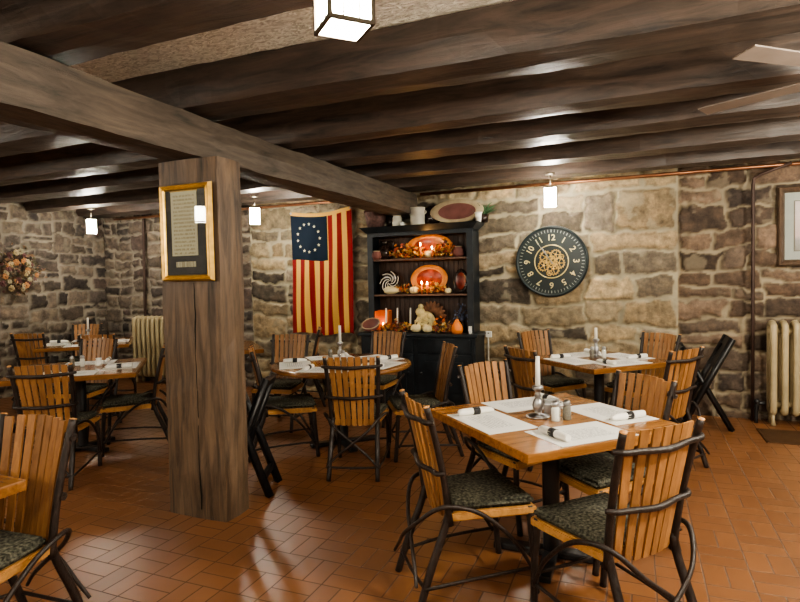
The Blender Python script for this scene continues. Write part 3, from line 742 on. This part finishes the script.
sp_ = thing('spiral_plate', 'round plate with black and white swirl on the left of the middle hutch shelf', 'plate', (-2.86, HB - .10, Z2))
R_ = RX(PI / 2 - .16); c_ = Vector((0, 0, .148))
MB().lathe([(0, 0), (.10, .004), (.145, .02), (.142, .024), (.10, .01), (0, .006)], c_, 36, R_).build('dish', M['dark_glaze'], sp_)
m = MB()
for arm in range(7):
    pts = []
    for q in range(9):
        rr_ = .02 + .0145 * q; a = arm * 2 * PI / 7 + q * .30
        pts.append(c_ + R_ @ Vector((rr_ * math.cos(a), rr_ * math.sin(a), .011 + .012 * max(0, (q - 5) / 4))))
    m.tube(pts, .0065, 5, smooth=2)
m.build('white_swirl', M['salt'], sp_)
def pumpkin(x, y, z, r_, lab, mat, grp='pumpkins in the hutch', sq=.78, name='pumpkin'):
    t = thing(name, lab, 'pumpkin', (x, y, z), 0, grp)
    bm = bmesh.new(); bmesh.ops.create_uvsphere(bm, u_segments=32, v_segments=14, radius=r_)
    for v in bm.verts:
        a = math.atan2(v.co.y, v.co.x); k = 1 - .11 * abs(math.cos(a * 4)) ** 3; q = 1 - .25 * math.exp(-((v.co.x ** 2 + v.co.y ** 2) / (r_ * r_ * .12)))
        v.co = Vector((v.co.x * k, v.co.y * k, v.co.z * sq * q + r_ * sq))
    for f_ in bm.faces: f_.smooth = True
    m = MB(); m.bm.free(); m.bm = bm; m.build('body', M[mat], t)
    MB().tube([(0, 0, r_ * sq * 1.35), (.006, 0, r_ * sq * 1.9), (.016, 0, r_ * sq * 2.3)], [.014, .009, .008], 7, smooth=2).build('stalk', M['stem'], t); return t
pumpkin(-2.29, 6.44, Z1, .058, 'small cream pumpkin in front of the top shelf platter', 'pump_white')
pumpkin(-2.49, 6.44, Z2, .062, 'cream pumpkin left of the middle shelf platter', 'pump_white')
pumpkin(-2.06, 6.44, Z2, .045, 'small pale gourd at the right of the middle shelf platter', 'pump_white')
pumpkin(-2.43, 6.32, Z0, .068, 'left of two cream pumpkins on the hutch counter', 'pump_white')
pumpkin(-2.285, 6.32, Z0, .068, 'right of two cream pumpkins on the hutch counter', 'pump_white')
g = thing('long_gourd', 'pale long gourd lying in front of the swirl plate', 'gourd', (-2.79, 6.44, Z2))
MB().lathe([(0, -.10), (.03, -.095), (.05, -.05), (.048, 0), (.04, .05), (.024, .095), (0, .105)], (0, 0, .05), 18, RY(PI / 2)).build('body', M['pump_white'], g)
MB().tube([(.1, 0, .05), (.125, 0, .056)], .007, 6).build('stalk', M['stem'], g)
# dark jug top shelf
j = thing('dark_jug', 'dark brown glazed jug with a handle on the left of the top hutch shelf', 'jug', (-2.90, 6.50, Z1))
MB().lathe([(0, 0), (.075, 0), (.105, .05), (.11, .10), (.085, .15), (.045, .185), (.04, .21), (.055, .235), (.045, .235), (.03, .2), (0, .19)], n=26).build('body', M['dark_glaze'], j)
MB().tube([(.045, 0, .215), (.095, 0, .225), (.125, 0, .18), (.10, 0, .13)], .012, 8, smooth=5).build('handle', M['dark_glaze'], j)
rj = thing('redware_pot', 'small squat redware pot in front of the dark jug on the top shelf', 'pot', (-2.965, 6.40, Z1))
MB().lathe([(0, 0), (.045, 0), (.065, .04), (.06, .08), (.045, .095), (.05, .105), (.04, .105), (0, .08)], n=22).build('body', M['mauve'], rj); MB().lathe([(.048, .097), (.053, .106), (.046, .108)], n=22).build('rim', M['slip'], rj)
rj = thing('redware_pot', 'small dark pot at the right end of the top hutch shelf', 'pot', (-1.93, 6.47, Z1))
MB().lathe([(0, 0), (.05, 0), (.075, .04), (.07, .08), (.045, .115), (.05, .125), (.04, .125), (0, .09)], n=22).build('body', M['mauve'], rj); MB().lathe([(.048, .117), (.053, .126), (.046, .128)], n=22).build('rim', M['slip'], rj)
# leaf garlands
def garland(x0, x1, y, z, n, lab, hgt=.06, mat='autumn', dep=.05, size=(.035, .07), seed=1, name='leaf_garland'):
    rr = random.Random(seed); t = thing(name, lab, 'garland', ((x0 + x1) / 2, y, z)); w_ = (x1 - x0) / 2
    m = MB()
    for _ in range(n):
        a = rr.uniform(-1, 1); m.leaf((a * w_, rr.uniform(-dep, dep), .045 + abs(rr.gauss(0, hgt * .6)) * (1.2 - abs(a) * .6)), rr.uniform(*size), rr)
    m.build('leaves', M[mat], t)['kind'] = 'stuff'
    m = MB()
    for _ in range(n // 4): m.ball((rr.uniform(-w_, w_), rr.uniform(-dep, dep), rr.uniform(.018, .05)), rr.uniform(.010, .018), 1)
    m.build('berries', M['berrymix'], t)['kind'] = 'stuff'; MB().tube([(-w_, 0, .008), (-w_ * .3, .012, .012), (w_ * .3, -.012, .01), (w_, 0, .008)], .006, 6, smooth=4).build('vine', M['twig'], t)
    return t
garland(-2.80, -2.36, 6.46, Z1, 150, 'autumn leaf garland left of the pumpkin on the top hutch shelf', .09, seed=3)
garland(-2.23, -1.99, 6.46, Z1, 120, 'autumn leaf garland right of the pumpkin on the top hutch shelf', .11, seed=4)
garland(-2.72, -2.55, 6.46, Z2, 70, 'bunch of autumn leaves left of the platter on the middle shelf', .06, seed=5)
garland(-2.42, -2.10, 6.45, Z2, 150, 'autumn leaf garland in front of the platter on the middle shelf', .06, seed=6)
garland(-2.90, -2.50, 6.38, Z0, 200, 'autumn leaf garland along the left of the hutch counter', .06, seed=7)
garland(-2.21, -2.00, 6.33, Z0, 120, 'pile of dark red berries and leaves beside the cream pumpkins on the counter', .09, seed=8)
pumpkin(-2.60, 6.49, Z1 , .04, 'tiny orange gourd among leaves on the top shelf', 'pump_orange')
pumpkin(-2.47, 6.54, Z2 + .0, .05, 'small orange pumpkin against the middle shelf platter', 'pump_orange')
def tealight(x, y, z, lab, hh=.09):
    t = thing('electric_candle', lab, 'candle', (x, y, z), 0, 'small lit candles in the hutch')
    MB().lathe([(0, 0), (.010, 0), (.009, hh), (0, hh)], n=12).build('candle', M['lantern_orange'], t)
    MB().lathe([(0, hh), (.007, hh + .008), (.008, hh + .016), (.004, hh + .030), (0, hh + .040)], n=10).build('flame', M['flame'], t)
tealight(-2.385, 6.40, Z1, 'taller lit candle before the top shelf platter', .15); tealight(-2.235, 6.39, Z1, 'shorter lit candle right of the pumpkin on the top shelf', .10)
tealight(-2.37, 6.38, Z2, 'left lit candle before the middle shelf platter', .12); tealight(-2.30, 6.38, Z2, 'right lit candle before the middle shelf platter', .115)
for x, z in ((-2.33, Z1 + .17), (-2.33, Z2 + .16)): light('candle_glow', (x, 6.33, z), .9, (1, .5, .15), .03)
# counter items
lb = thing('candle_lantern', 'orange candle box with a small flame at the left of the hutch counter', 'lantern', (-2.92, 6.45, Z0))
MB().box((0, .06, .135), (.19, .012, .25)).build('back_pane', M['lantern_orange'], lb); MB().box((-.09, 0, .125), (.012, .12, .25)).build('side_pane', M['lantern_orange'], lb); MB().box((.09, 0, .125), (.012, .12, .25)).build('side_pane', M['lantern_orange'], lb)
MB().box((0, 0, .006), (.19, .13, .012)).build('base', M['iron'], lb); MB().lathe([(0, .012), (.02, .012), (.02, .06), (0, .06)], (0, 0, 0), 12).build('candle', M['wax'], lb)
MB().lathe([(0, .06), (.008, .07), (.009, .08), (0, .11)], n=10).build('flame', M['flame'], lb); light('candle_glow', (-2.92, 6.36, Z0 + .13), .35, (1, .5, .15), .02)
bw = thing('redware_bowl', 'tilted dark redware bowl at the left end of the hutch counter', 'bowl', (-2.99, 6.285, Z0))
MB().lathe([(0, .0), (.05, .0), (.10, .045), (.115, .09), (.108, .09), (.09, .05), (0, .012)], (0, 0, .03), 28, RX(.55)).build('body', M['mauve'], bw); MB().lathe([(.105, .086), (.118, .09), (.116, .098), (.104, .094)], (0, 0, .03), 28, RX(.55)).build('rim', M['slip'], bw)
for x, y, lab in ((-2.84, 6.36, 'left white taper of three on the hutch counter'), (-2.715, 6.42, 'middle white taper of three on the hutch counter'), (-2.55, 6.44, 'right white taper of three on the hutch counter')):
    t = thing('taper_candle', lab, 'candle', (x, y, Z0), 0, 'white tapers on the hutch counter')
    MB().lathe([(0, 0), (.03, 0), (.03, .012), (.016, .02), (.016, .07), (0, .07)], n=14).build('holder', M['pewter'], t); MB().tube([(0, 0, .065), (.006, 0, .29)], [.012, .009], 10).build('candle', M['wax'], t)
tk = thing('harvest_turkey', 'cream harvest turkey figure with a brown tail fan on the hutch counter', 'ornament', (-2.36, 6.47, Z0))
MB().ball((0, 0, .13), .12, 3, (1, .75, 1)).ball((-.06, -.02, .24), .06, 2).ball((-.045, -.04, .305), .035, 2).build('body', M['turkey'], tk)
m = MB()
for k in range(9):
    a = D(8 + k * 17); c0 = Vector((.06 + .12 * math.cos(a), .05, .17 + .13 * math.sin(a))); m.ball(c0, .05, 2, (.55, .25, 1.5), RY(PI / 2 - a))
m.build('tail_fan', M['turkey_tail'], tk)
for k in range(12):
    a = k * 2.4; MB().ball((.085 * math.cos(a), -.085 - .01 * math.sin(k), .05 + .16 * ((k * .37) % 1)), .036, 1, (1, .8, .9)).build('gourd', M['turkey'], tk)
po = thing('pumpkin_light', 'pointed orange glazed pumpkin at the right of the hutch counter', 'pumpkin', (-1.92, 6.32, Z0))
MB().lathe([(0, 0), (.06, 0), (.072, .04), (.06, .09), (.03, .14), (.012, .165), (0, .17)], n=20).build('body', M['pump_orange'], po); MB().tube([(0, 0, .165), (.01, 0, .19)], .007, 6).build('stalk', M['stem'], po)
bq = thing('flower_jug', 'dark jug of slate blue dried flowers at the right of the counter', 'flowers', (-1.90, 6.47, Z0))
MB().lathe([(0, 0), (.04, 0), (.055, .05), (.03, .11), (.035, .13), (.025, .13), (0, .1)], n=18).build('jug', M['dark_glaze'], bq)
rr = random.Random(5); m = MB()
for _ in range(60):
    m.leaf((rr.gauss(0, .05) * .9, rr.gauss(0, .03), .20 + rr.gauss(0, .055)), rr.uniform(.03, .06), rr)
m.tube([(0, 0, .1), (.01, 0, .22)], .004, 5).tube([(0, 0, .1), (-.04, 0, .2)], .004, 5).tube([(0, 0, .1), (.045, 0, .2)], .004, 5)
m.build('flowers', M['blue_flower'], bq)
tagp = thing('price_card', 'tiny white card standing at the right end of the hutch counter', 'card', (-1.765, 6.33, Z0)); MB().box((0, 0, .055), (.04, .004, .055), RX(-.12)).build('card', M['outlet'], tagp); MB().box((0, .01, .014), (.03, .03, .028)).build('card_foot', M['outlet'], tagp)
# on top of the hutch
bk = thing('basket', 'dark woven basket tilted at the left on top of the hutch', 'basket', (-3.0, 6.47, ZT))
MB().lathe([(0, 0), (.10, 0), (.125, .10), (.14, .20), (.13, .20), (.112, .10), (0, .02)], (0, 0, 0), 26).build('body', M['basket'], bk); MB().lathe([(.128, .195), (.146, .195), (.148, .215), (.13, .215)], n=26).build('rim', M['basket'], bk)
MB().tube([(-.135, 0, .2), (-.12, 0, .25), (0, 0, .27), (.12, 0, .25), (.135, 0, .2)], .009, 7, smooth=4).build('handle', M['basket'], bk)
jr = thing('small_jar', 'small grey stoneware jar on top of the hutch beside the basket', 'jar', (-2.70, 6.45, ZT))
MB().lathe([(0, 0), (.055, 0), (.06, .02), (.06, .11), (.045, .13), (.05, .145), (.04, .145), (0, .12)], n=22).build('body', M['stoneware'], jr); MB().lathe([(.046, .132), (.052, .14), (.05, .148), (.042, .146)], n=22).build('rim', M['slip'], jr)
jr = thing('small_cup', 'tiny white cup right of the small jar on top of the hutch', 'cup', (-2.62, 6.40, ZT))
MB().lathe([(0, 0), (.022, 0), (.028, .05), (.024, .05), (0, .01)], n=16).build('body', M['salt'], jr); MB().tube([(.026, 0, .04), (.042, 0, .035), (.04, 0, .015), (.024, 0, .012)], .004, 6, smooth=3).build('handle', M['salt'], jr)
ck = thing('stoneware_crock', 'white stoneware crock on top of the hutch left of the oval platter', 'crock', (-2.44, 6.47, ZT))
MB().lathe([(0, 0), (.08, 0), (.088, .02), (.088, .19), (.094, .20), (.094, .22), (.08, .22), (.078, .03), (0, .02)], n=28).build('body', M['stoneware'], ck)
for s in (-1, 1): MB().tube([(s * .085, 0, .18), (s * .108, 0, .17), (s * .108, 0, .15), (s * .086, 0, .14)], .009, 7, smooth=3).build('lug_handle', M['stoneware'], ck)
dj = thing('black_kettle', 'dark round jug behind the crock on top of the hutch', 'jug', (-2.30, 6.60, ZT))
MB().lathe([(0, 0), (.07, 0), (.10, .06), (.09, .15), (.05, .20), (.055, .24), (.045, .24), (0, .2)], n=24).build('body', M['dark_glaze'], dj); MB().tube([(-.05, 0, .22), (-.11, 0, .2), (-.1, 0, .1)], .01, 7, smooth=4).build('handle', M['dark_glaze'], dj)
dj = thing('black_kettle', 'dark squat jug between the basket and the small jar on top of the hutch', 'jug', (-2.80, 6.57, ZT))
MB().lathe([(0, 0), (.07, 0), (.095, .06), (.085, .13), (.05, .17), (.055, .20), (.045, .20), (0, .17)], n=24).build('body', M['dark_glaze'], dj); MB().tube([(.05, 0, .18), (.11, 0, .16), (.1, 0, .08)], .01, 7, smooth=4).build('handle', M['dark_glaze'], dj)
platter('oval_platter', -1.95, ZT, .66, .285, 'large oval mauve platter with tan rim standing on top of the hutch', .2, 'slip', 'mauve', 6.50)
cn = thing('white_pot', 'small white pot at the right end on top of the hutch', 'pot', (-1.665, 6.40, ZT)); MB().lathe([(0, 0), (.03, 0), (.04, .10), (.035, .10), (0, .02)], n=16).build('body', M['salt'], cn); MB().lathe([(.038, .095), (.045, .1), (.043, .108), (.036, .108)], n=16).build('rim', M['salt'], cn)
pl = thing('potted_plant', 'spiky dark green plant at the right end on top of the hutch', 'plant', (-1.64, 6.53, ZT))
MB().lathe([(0, 0), (.05, 0), (.065, .09), (.058, .09), (0, .07)], n=18).build('pot', M['dark_glaze'], pl)
m = MB(); rr = random.Random(9)
for k in range(34):
    a = rr.uniform(0, 6.28); e = rr.uniform(.3, 1.35); L_ = rr.uniform(.13, .23); dx, dy, dz = math.cos(a) * math.cos(e) * L_, math.sin(a) * math.cos(e) * L_ * .45, math.sin(e) * L_
    m.tube([(0, 0, .08), (dx * .5, dy * .5, .08 + dz * .65), (dx, dy, .08 + dz * .9)], [.006, .008, .001], 4, smooth=3)
m.build('leaves', M['leaf_green'], pl)

# ---------------------------------------------------------------- flag
FX0, FX1, FZ1, FZ0, FY = -4.33, -3.40, 2.45, .80, 6.575
def cloth(u_, v_):    # u 0..1 across, v 0..1 down
    x = FX0 + (FX1 - FX0) * u_ + .012 * math.sin(v_ * 5 + 1) * v_
    sag = .05 * math.sin(PI * u_) * (1 - v_) - .02 * u_ * (1 - v_)
    y = FY + .010 + .022 * math.sin(u_ * 13 + v_ * 3.0) * (.35 + v_) + .012 * math.sin(u_ * 29 + v_ * 5) * v_
    z = FZ1 - (FZ1 - FZ0) * v_ - sag + .02 * math.sin(u_ * 9) * v_
    return Vector((x, min(y, 6.63), z))
nu, nv = 92, 70; bm = bmesh.new(); cl = bm.loops.layers.float_color.new('fcol')
gv = [[bm.verts.new(cloth(i / (nu - 1), k / (nv - 1))) for i in range(nu)] for k in range(nv)]
RED, YEL, BLU = (.23, .020, .020), (.68, .39, .095), (.010, .018, .032)
for k in range(nv - 1):
    for i in range(nu - 1):
        fc = bm.faces.new((gv[k][i], gv[k + 1][i], gv[k + 1][i + 1], gv[k][i + 1])); fc.smooth = True
        uu, vv = (i + .5) / (nu - 1), (k + .5) / (nv - 1)
        c = RED if int(uu * 13) % 2 == 0 else YEL
        if uu < 7.8 / 13 and vv < .385: c = BLU
        if vv < .035: c = YEL
        if uu > .985: c = RED
        for l in fc.loops: l[cl] = (*c, 1)
fl = thing('flag', 'striped red and cream flag with a ring of stars, hung on the back wall', 'flag', (0, 0, 0))
m = MB(); m.bm.free(); m.bm = bm; m.build('cloth', M['flag'], fl, rec=False)
M['star'] = plain('cream_star', (.75, .66, .42), .8)
for k in range(13):
    a = k * 2 * PI / 13; cu, cv = .30 + .185 * math.cos(a), .205 - .125 * math.sin(a) * .93
    c = cloth(cu, cv) + Vector((0, -.012, 0)); pts = []
    for q in range(10):
        b = PI / 2 + q * PI / 5; rad = .024 if q % 2 == 0 else .010; pts.append(c + Vector((rad * math.cos(b), 0, rad * math.sin(b))))
    MB().ngon(pts).build('star', M['star'], fl)
for uu in (.01, .99): MB().ball(cloth(uu, 0) + Vector((0, -.008, -.02)), .016, 2, (1, .5, 1)).build('corner_pin', M['pewter'], fl)

# ---------------------------------------------------------------- wall clock
ck = thing('wall_clock', 'large round dark wall clock with gold numerals and gears', 'clock', (-.878, 6.625, 1.672))
RC = RX(PI / 2)
MB().lathe([(0, 0), (.40, 0), (.405, .02), (.40, .05), (.385, .058), (.372, .048), (.372, .03), (0, .03)], n=72, R=RC).build('rim', M['clock_rim'], ck)
MB().lathe([(0, .034), (.372, .034)], n=72, R=RC).build('dial', M['clock_face'], ck)
m = MB(); m.lathe([(.180, .036), (.186, .040), (.192, .036)], n=64, R=RC); m.build('inner_ring', M['gold_trim'], ck)
m = MB()
for k in range(60):
    a = k * PI / 30; R = RY(a); m.box(R @ Vector((0, -.037, .345)), (.006 if k % 5 else .010, .004, .03), R)
m.build('minute_track', plain('faded_tick', (.30, .32, .28), .5), ck)
def text_mesh(s, size, mat, name, parent, loc, rot, ext=.002):
    cu = bpy.data.curves.new(name, 'FONT'); cu.body = s; cu.size = size; cu.align_x = 'CENTER'; cu.align_y = 'CENTER'; cu.extrude = ext; cu.offset = size * .012
    o = bpy.data.objects.new(name, cu); C.objects.link(o); dg = bpy.context.evaluated_depsgraph_get(); dg.update()
    me = bpy.data.meshes.new_from_object(o.evaluated_get(dg)); bpy.data.objects.remove(o); me.materials.clear(); me.materials.append(mat)
    q = bpy.data.objects.new(name, me); C.objects.link(q); q.parent = parent; q.location = loc; q.rotation_euler = rot; return q
for k in range(1, 13):
    a = k * PI / 6; tl = -a if (k <= 3 or k >= 9) else PI - a
    text_mesh(str(k), .095, M['numeral'], 'numeral', ck, (.268 * math.sin(a), -.038, .268 * math.cos(a)), (PI / 2, 0 if False else 0, 0)).rotation_euler = (Matrix.Rotation(a, 3, 'Y') @ Matrix.Rotation(PI / 2, 3, 'X') if (k <= 3 or k >= 9 or True) else Matrix.Rotation(PI / 2, 3, 'X')).to_euler()
def gear(cx, cz, R_, n, y, ring=.28):
    m = MB(); 
    vs = []
    for k in range(n * 4):
        a = 2 * PI * k / (n * 4); rad = R_ * (1.0 if k % 4 in (0, 1) else .86); vs.append((rad * math.cos(a), rad * math.sin(a)))
    N_ = len(vs); bm = m.bm; hole = R_ * (1 - ring)
    o1 = [bm.verts.new((cx + x, y, cz + z)) for x, z in vs]; i1 = [bm.verts.new((cx + hole * math.cos(2 * PI * k / N_), y, cz + hole * math.sin(2 * PI * k / N_))) for k in range(N_)]
    for k in range(N_): bm.faces.new((o1[k], o1[(k + 1) % N_], i1[(k + 1) % N_], i1[k]))
    e = bmesh.ops.extrude_face_region(bm, geom=bm.faces[:])
    for v in e['geom']:
        if isinstance(v, bmesh.types.BMVert): v.co.y -= .007
    for k in range(5):
        a = k * 2 * PI / 5; R = RY(-a); m.box(Vector((cx, y - .004, cz)) + R @ Vector((hole * .5, 0, 0)), (hole * 1.05, .006, R_ * .1), R)
    m.lathe([(0, .012), (R_ * .2, .012), (R_ * .2, 0)], (cx, y, cz), 12, RC)
    m.build('gear', M['brass'], ck)
for a in ((-.06, .05, .075, 16, -.042), (.05, .075, .062, 14, -.046), (.085, -.02, .068, 15, -.041), (.02, -.085, .075, 16, -.047), (-.085, -.045, .066, 14, -.045), (0, 0, .07, 15, -.053), (-.02, -.13, .035, 9, -.043), (.11, .05, .032, 9, -.048)): gear(*a)
for nm, L_, w_, aa in (('minute_hand', .30, .010, -D(35)), ('hour_hand', .19, .014, -D(32))):
    R = RY(aa); MB().hexa([Vector(p) for p in [R @ Vector(q) for q in ((-w_ / 2, -.066, -.03), (w_ / 2, -.066, -.03), (w_ / 2, -.062, -.03), (-w_ / 2, -.062, -.03), (-w_ / 6, -.066, L_), (w_ / 6, -.066, L_), (w_ / 6, -.062, L_), (-w_ / 6, -.062, L_))]]).build(nm, M['pewter'], ck)

# ---------------------------------------------------------------- framed pieces
def frame(name, lab, cx, yf, z0, z1, w_, fw, fm, th=.03, lip=None):
    t = thing(name, lab, 'picture', (cx, yf, z0)); hh = z1 - z0; m = MB()
    prof = [(0, 0), (fw * .25, th), (fw * .55, th * .72), (fw * .8, th * .9), (fw, th * .35)]
    ring = []
    for d_, y in prof: ring.append([(-w_ / 2 + d_, -y, d_), (w_ / 2 - d_, -y, d_), (w_ / 2 - d_, -y, hh - d_), (-w_ / 2 + d_, -y, hh - d_)])
    vv = [[m.bm.verts.new(p) for p in r_] for r_ in ring]
    for A, B in zip(vv, vv[1:]):
        for k in range(4): m.bm.faces.new((A[k], A[(k + 1) % 4], B[(k + 1) % 4], B[k]))
    m.build('frame', M[fm], t); return t, hh
fr, hh = frame('framed_document', 'gold framed old document on a dark mat hung on the timber post', -2.592, 2.785, 1.520, 2.128, .405, .04, 'gold')
MB().box((0, -.006, hh / 2), (.36, .01, hh - .05)).build('mat_board', M['mat_grey'], fr)
dcm = MB().box((0, 0, 0), (.205, .40, .004)).build('document', M['parchment'], fr); dcm.location = (-.012, -.0135, hh / 2 + .055); dcm.rotation_euler = (PI / 2, 0, 0)
MB().box((-.012, -.013, hh / 2 + .257), (.215, .004, .008)).build('gilt_edge', M['gold'], fr)
MB().box((-.008, -.013, .105), (.155, .004, .034)).build('caption_plate', M['parchment'], fr)
MB().box((0, -.018, hh / 2), (.335, .002, hh - .075)).build('glass', M['glass'], fr)
pr_, hh = frame('framed_print', 'brown framed landscape print with pale mat at the right edge on the stone wall', 1.79, 6.695, 1.555, 2.345, .97, .065, 'frame_brown', .035)
MB().box((0, -.006, hh / 2), (.86, .008, hh - .11)).build('mat_board', M['mat_board'], pr_)
MB().box((0, -.0115, hh / 2), (.685, .004, .50)).build('line_border', M['ink'], pr_)
MB().box((0, -.0135, hh / 2), (.67, .004, .485)).build('print', M['art'], pr_)
MB().box((0, -.019, hh / 2), (.85, .002, hh - .12)).build('glass', M['glass'], pr_)

# ---------------------------------------------------------------- radiators and pipes
def radiator(lab, x0, n, yc, pitch=.094):
    t = thing('radiator', lab, 'radiator', (x0, yc, 0)); H0, H1 = .12, 1.0
    for k in range(n):
        x = pitch * (k + .5)
        MB().tube([(x, -.075, H0 + .05), (x, -.075, .5), (x, -.075, H1 - .06), (x, -.045, H1 - .015), (x, 0, H1), (x, .045, H1 - .015), (x, .075, H1 - .06), (x, .075, .5), (x, .075, H0 + .05), (x, .045, H0 + .01), (x, 0, H0), (x, -.045, H0 + .01)], .032, 8, True, 3).build('section', M['radiator'], t)
    for k in (0, n - 1):
        for s in (-1, 1): MB().tube([(pitch * (k + .5), s * .055, .14), (pitch * (k + .5), s * .06, .06), (pitch * (k + .5), s * .07, 0)], [.02, .016, .024], 8).build('foot', M['radiator'], t)
    MB().tube([(.02, 0, .2), (n * pitch - .02, 0, .2)], .03, 8).build('header', M['radiator'], t); MB().tube([(.02, 0, .92), (n * pitch - .02, 0, .92)], .03, 8).build('header', M['radiator'], t)
    v = MB().tube([(-.01, 0, .2), (-.06, 0, .2), (-.085, 0, .17), (-.085, 0, 0)], .018, 8, smooth=3).build('valve_pipe', M['iron'], t); MB().ball((-.08, 0, .215), .03, 2).build('valve', M['iron'], t)
radiator('cream cast iron radiator at the right edge below the framed print', 1.19, 12, 6.53)
radiator('cream cast iron radiator in the left back corner behind the post', -7.17, 9, 6.53)
tag(MB().tube([(1.09, 6.63, 0), (1.09, 6.63, 1.2), (1.09, 6.63, 2.38), (1.10, 6.63, 2.44), (1.16, 6.61, 2.475), (1.40, 6.56, 2.555)], .017, 10).build('wall_pipe', M['rust']), 'thin dark pipe running up the right stone wall, bent at the top', 'pipe')
tag(MB().tube([(-7.09, 6.64, 0), (-7.08, 6.64, 1.5), (-7.05, 6.64, 2.5), (-7.05, 6.63, 2.57)], .022, 10).build('wall_pipe', M['rust']), 'dark pipe rising behind the left corner radiator', 'pipe')
tag(MB().tube([(-7.6, 6.58, 2.545), (-3.3, 6.58, 2.545), (-2.86, 6.58, 2.545)], .02, 10).build('ceiling_pipe', M['copper']), 'copper pipe along the top of the back wall left of the girder', 'pipe')
tag(MB().tube([(-2.44, 6.58, 2.545), (0, 6.58, 2.545), (3.9, 6.58, 2.545)], .02, 10).build('ceiling_pipe', M['copper']), 'copper pipe along the top of the back wall right of the girder', 'pipe')
cdt = thing('wall_outlet', 'pale conduit with a small white outlet box beside the hutch', 'outlet', (-1.63, 6.635, 0))
MB().tube([(0, 0, .05), (0, 0, .80)], .011, 8).build('conduit', M['conduit'], cdt); MB().box((.01, -.005, .83), (.07, .04, .07), None, .004).build('outlet_box', M['outlet'], cdt)
MB().box((.01, -.027, .845), (.02, .004, .012)).build('socket', M['band'], cdt)

# floor grate
gr = thing('floor_grate', 'bronze slotted floor grate set in the tiles below the right radiator', 'grate', (1.30, 6.02, 0))
MB().box((0, 0, .003), (.46, .46, .004)).build('backing', M['iron'], gr)
for s in (-1, 1):
    MB().box((s * .23, 0, .006), (.02, .48, .008)).build('border', M['grate'], gr); MB().box((0, s * .23, .006), (.48, .02, .008)).build('border', M['grate'], gr)
m = MB()
for k in range(11): m.box((0, -.2 + k * .04, .007), (.45, .018, .008))
m.build('slats', M['grate'], gr)

# ceiling fan (blades reach in from the right)
fn = thing('ceiling_fan', 'ceiling fan at the top right, only its grey blade tips in view', 'fan', (1.01, 3.27, 2.42))
MB().lathe([(0, -.04), (.07, -.03), (.10, 0), (.10, .06), (.05, .09), (0, .09)], n=24).build('motor', M['iron'], fn); MB().tube([(0, 0, .08), (0, 0, .42)], .012, 8).build('rod', M['iron'], fn)
for k in range(5):
    a = D(148 + 72 * k); R = RZ(a) @ RX(.12)
    MB().hexa([R @ Vector(p) for p in ((.16, -.045, -.003), (.77, -.055, -.003), (.77, .055, -.003), (.16, .045, -.003), (.16, -.045, .004), (.77, -.055, .004), (.77, .055, .004), (.16, .045, .004))]).build('blade', M['fan'], fn)
    MB().box(R @ Vector((.14, 0, .0)), (.12, .03, .012), R).build('blade_arm', M['iron'], fn)

# ---------------------------------------------------------------- wreath
wr = thing('wreath', 'dried flower wreath on the left stone wall, cut by the photo edge', 'wreath', (-7.895, 5.21, 1.725))
m = MB(); rr = random.Random(12); RW = .19
for q in range(4):
    pts = []
    for k in range(20):
        a = 2 * PI * k / 20; rad = RW + rr.uniform(-.03, .03); pts.append((rr.uniform(-.012, .02), rad * math.cos(a), rad * math.sin(a)))
    m.tube(pts, .008, 5, True, 2)
m.build('twig_ring', M['twig'], wr); MB().tube([(-.12, 0, RW), (.0, 0, RW), (.01, 0, RW + .03)], .006, 6).build('hanging_nail', M['iron'], wr)
m = MB()
for k in range(420):
    a = rr.uniform(0, 6.283); rad = RW + rr.gauss(0, .07); m.leaf((rr.uniform(0, .06), rad * math.cos(a), rad * math.sin(a)), rr.uniform(.03, .08), rr)
m.build('dried_leaves', M['wreath_leaf'], wr)['kind'] = 'stuff'
FC = [plain('cream_flower', (.42, .33, .18), .8), plain('peach_flower', (.42, .20, .08), .8), plain('dusky_flower', (.14, .06, .06), .8), plain('pale_flower', (.34, .30, .19), .8)]
for k in range(30):
    a = k * 2 * PI / 30 * 1.0 + rr.uniform(-.08, .08); rad = RW + rr.uniform(-.11, .09); c = Vector((.055, rad * math.cos(a), rad * math.sin(a))); s_ = rr.uniform(.026, .044)
    m = MB().ball(c, s_ * .5, 1)
    for q in range(7):
        b = q * 2 * PI / 7; m.ball(c + Vector((-.004, s_ * .7 * math.cos(b), s_ * .7 * math.sin(b))), s_ * .48, 1, (.4, 1, 1))
    m.build('flower', FC[k % 4], wr)

# ---------------------------------------------------------------- world and view
wd = bpy.data.worlds.new('world'); bpy.context.scene.world = wd; wd.use_nodes = True
bg = wd.node_tree.nodes['Background']; bg.inputs[0].default_value = (.9, .75, .6, 1); bg.inputs[1].default_value = .02
vs_ = bpy.context.scene.view_settings
vs_.view_transform = 'AgX'
vs_.look = 'AgX - Medium High Contrast'
vs_.exposure = 1.15
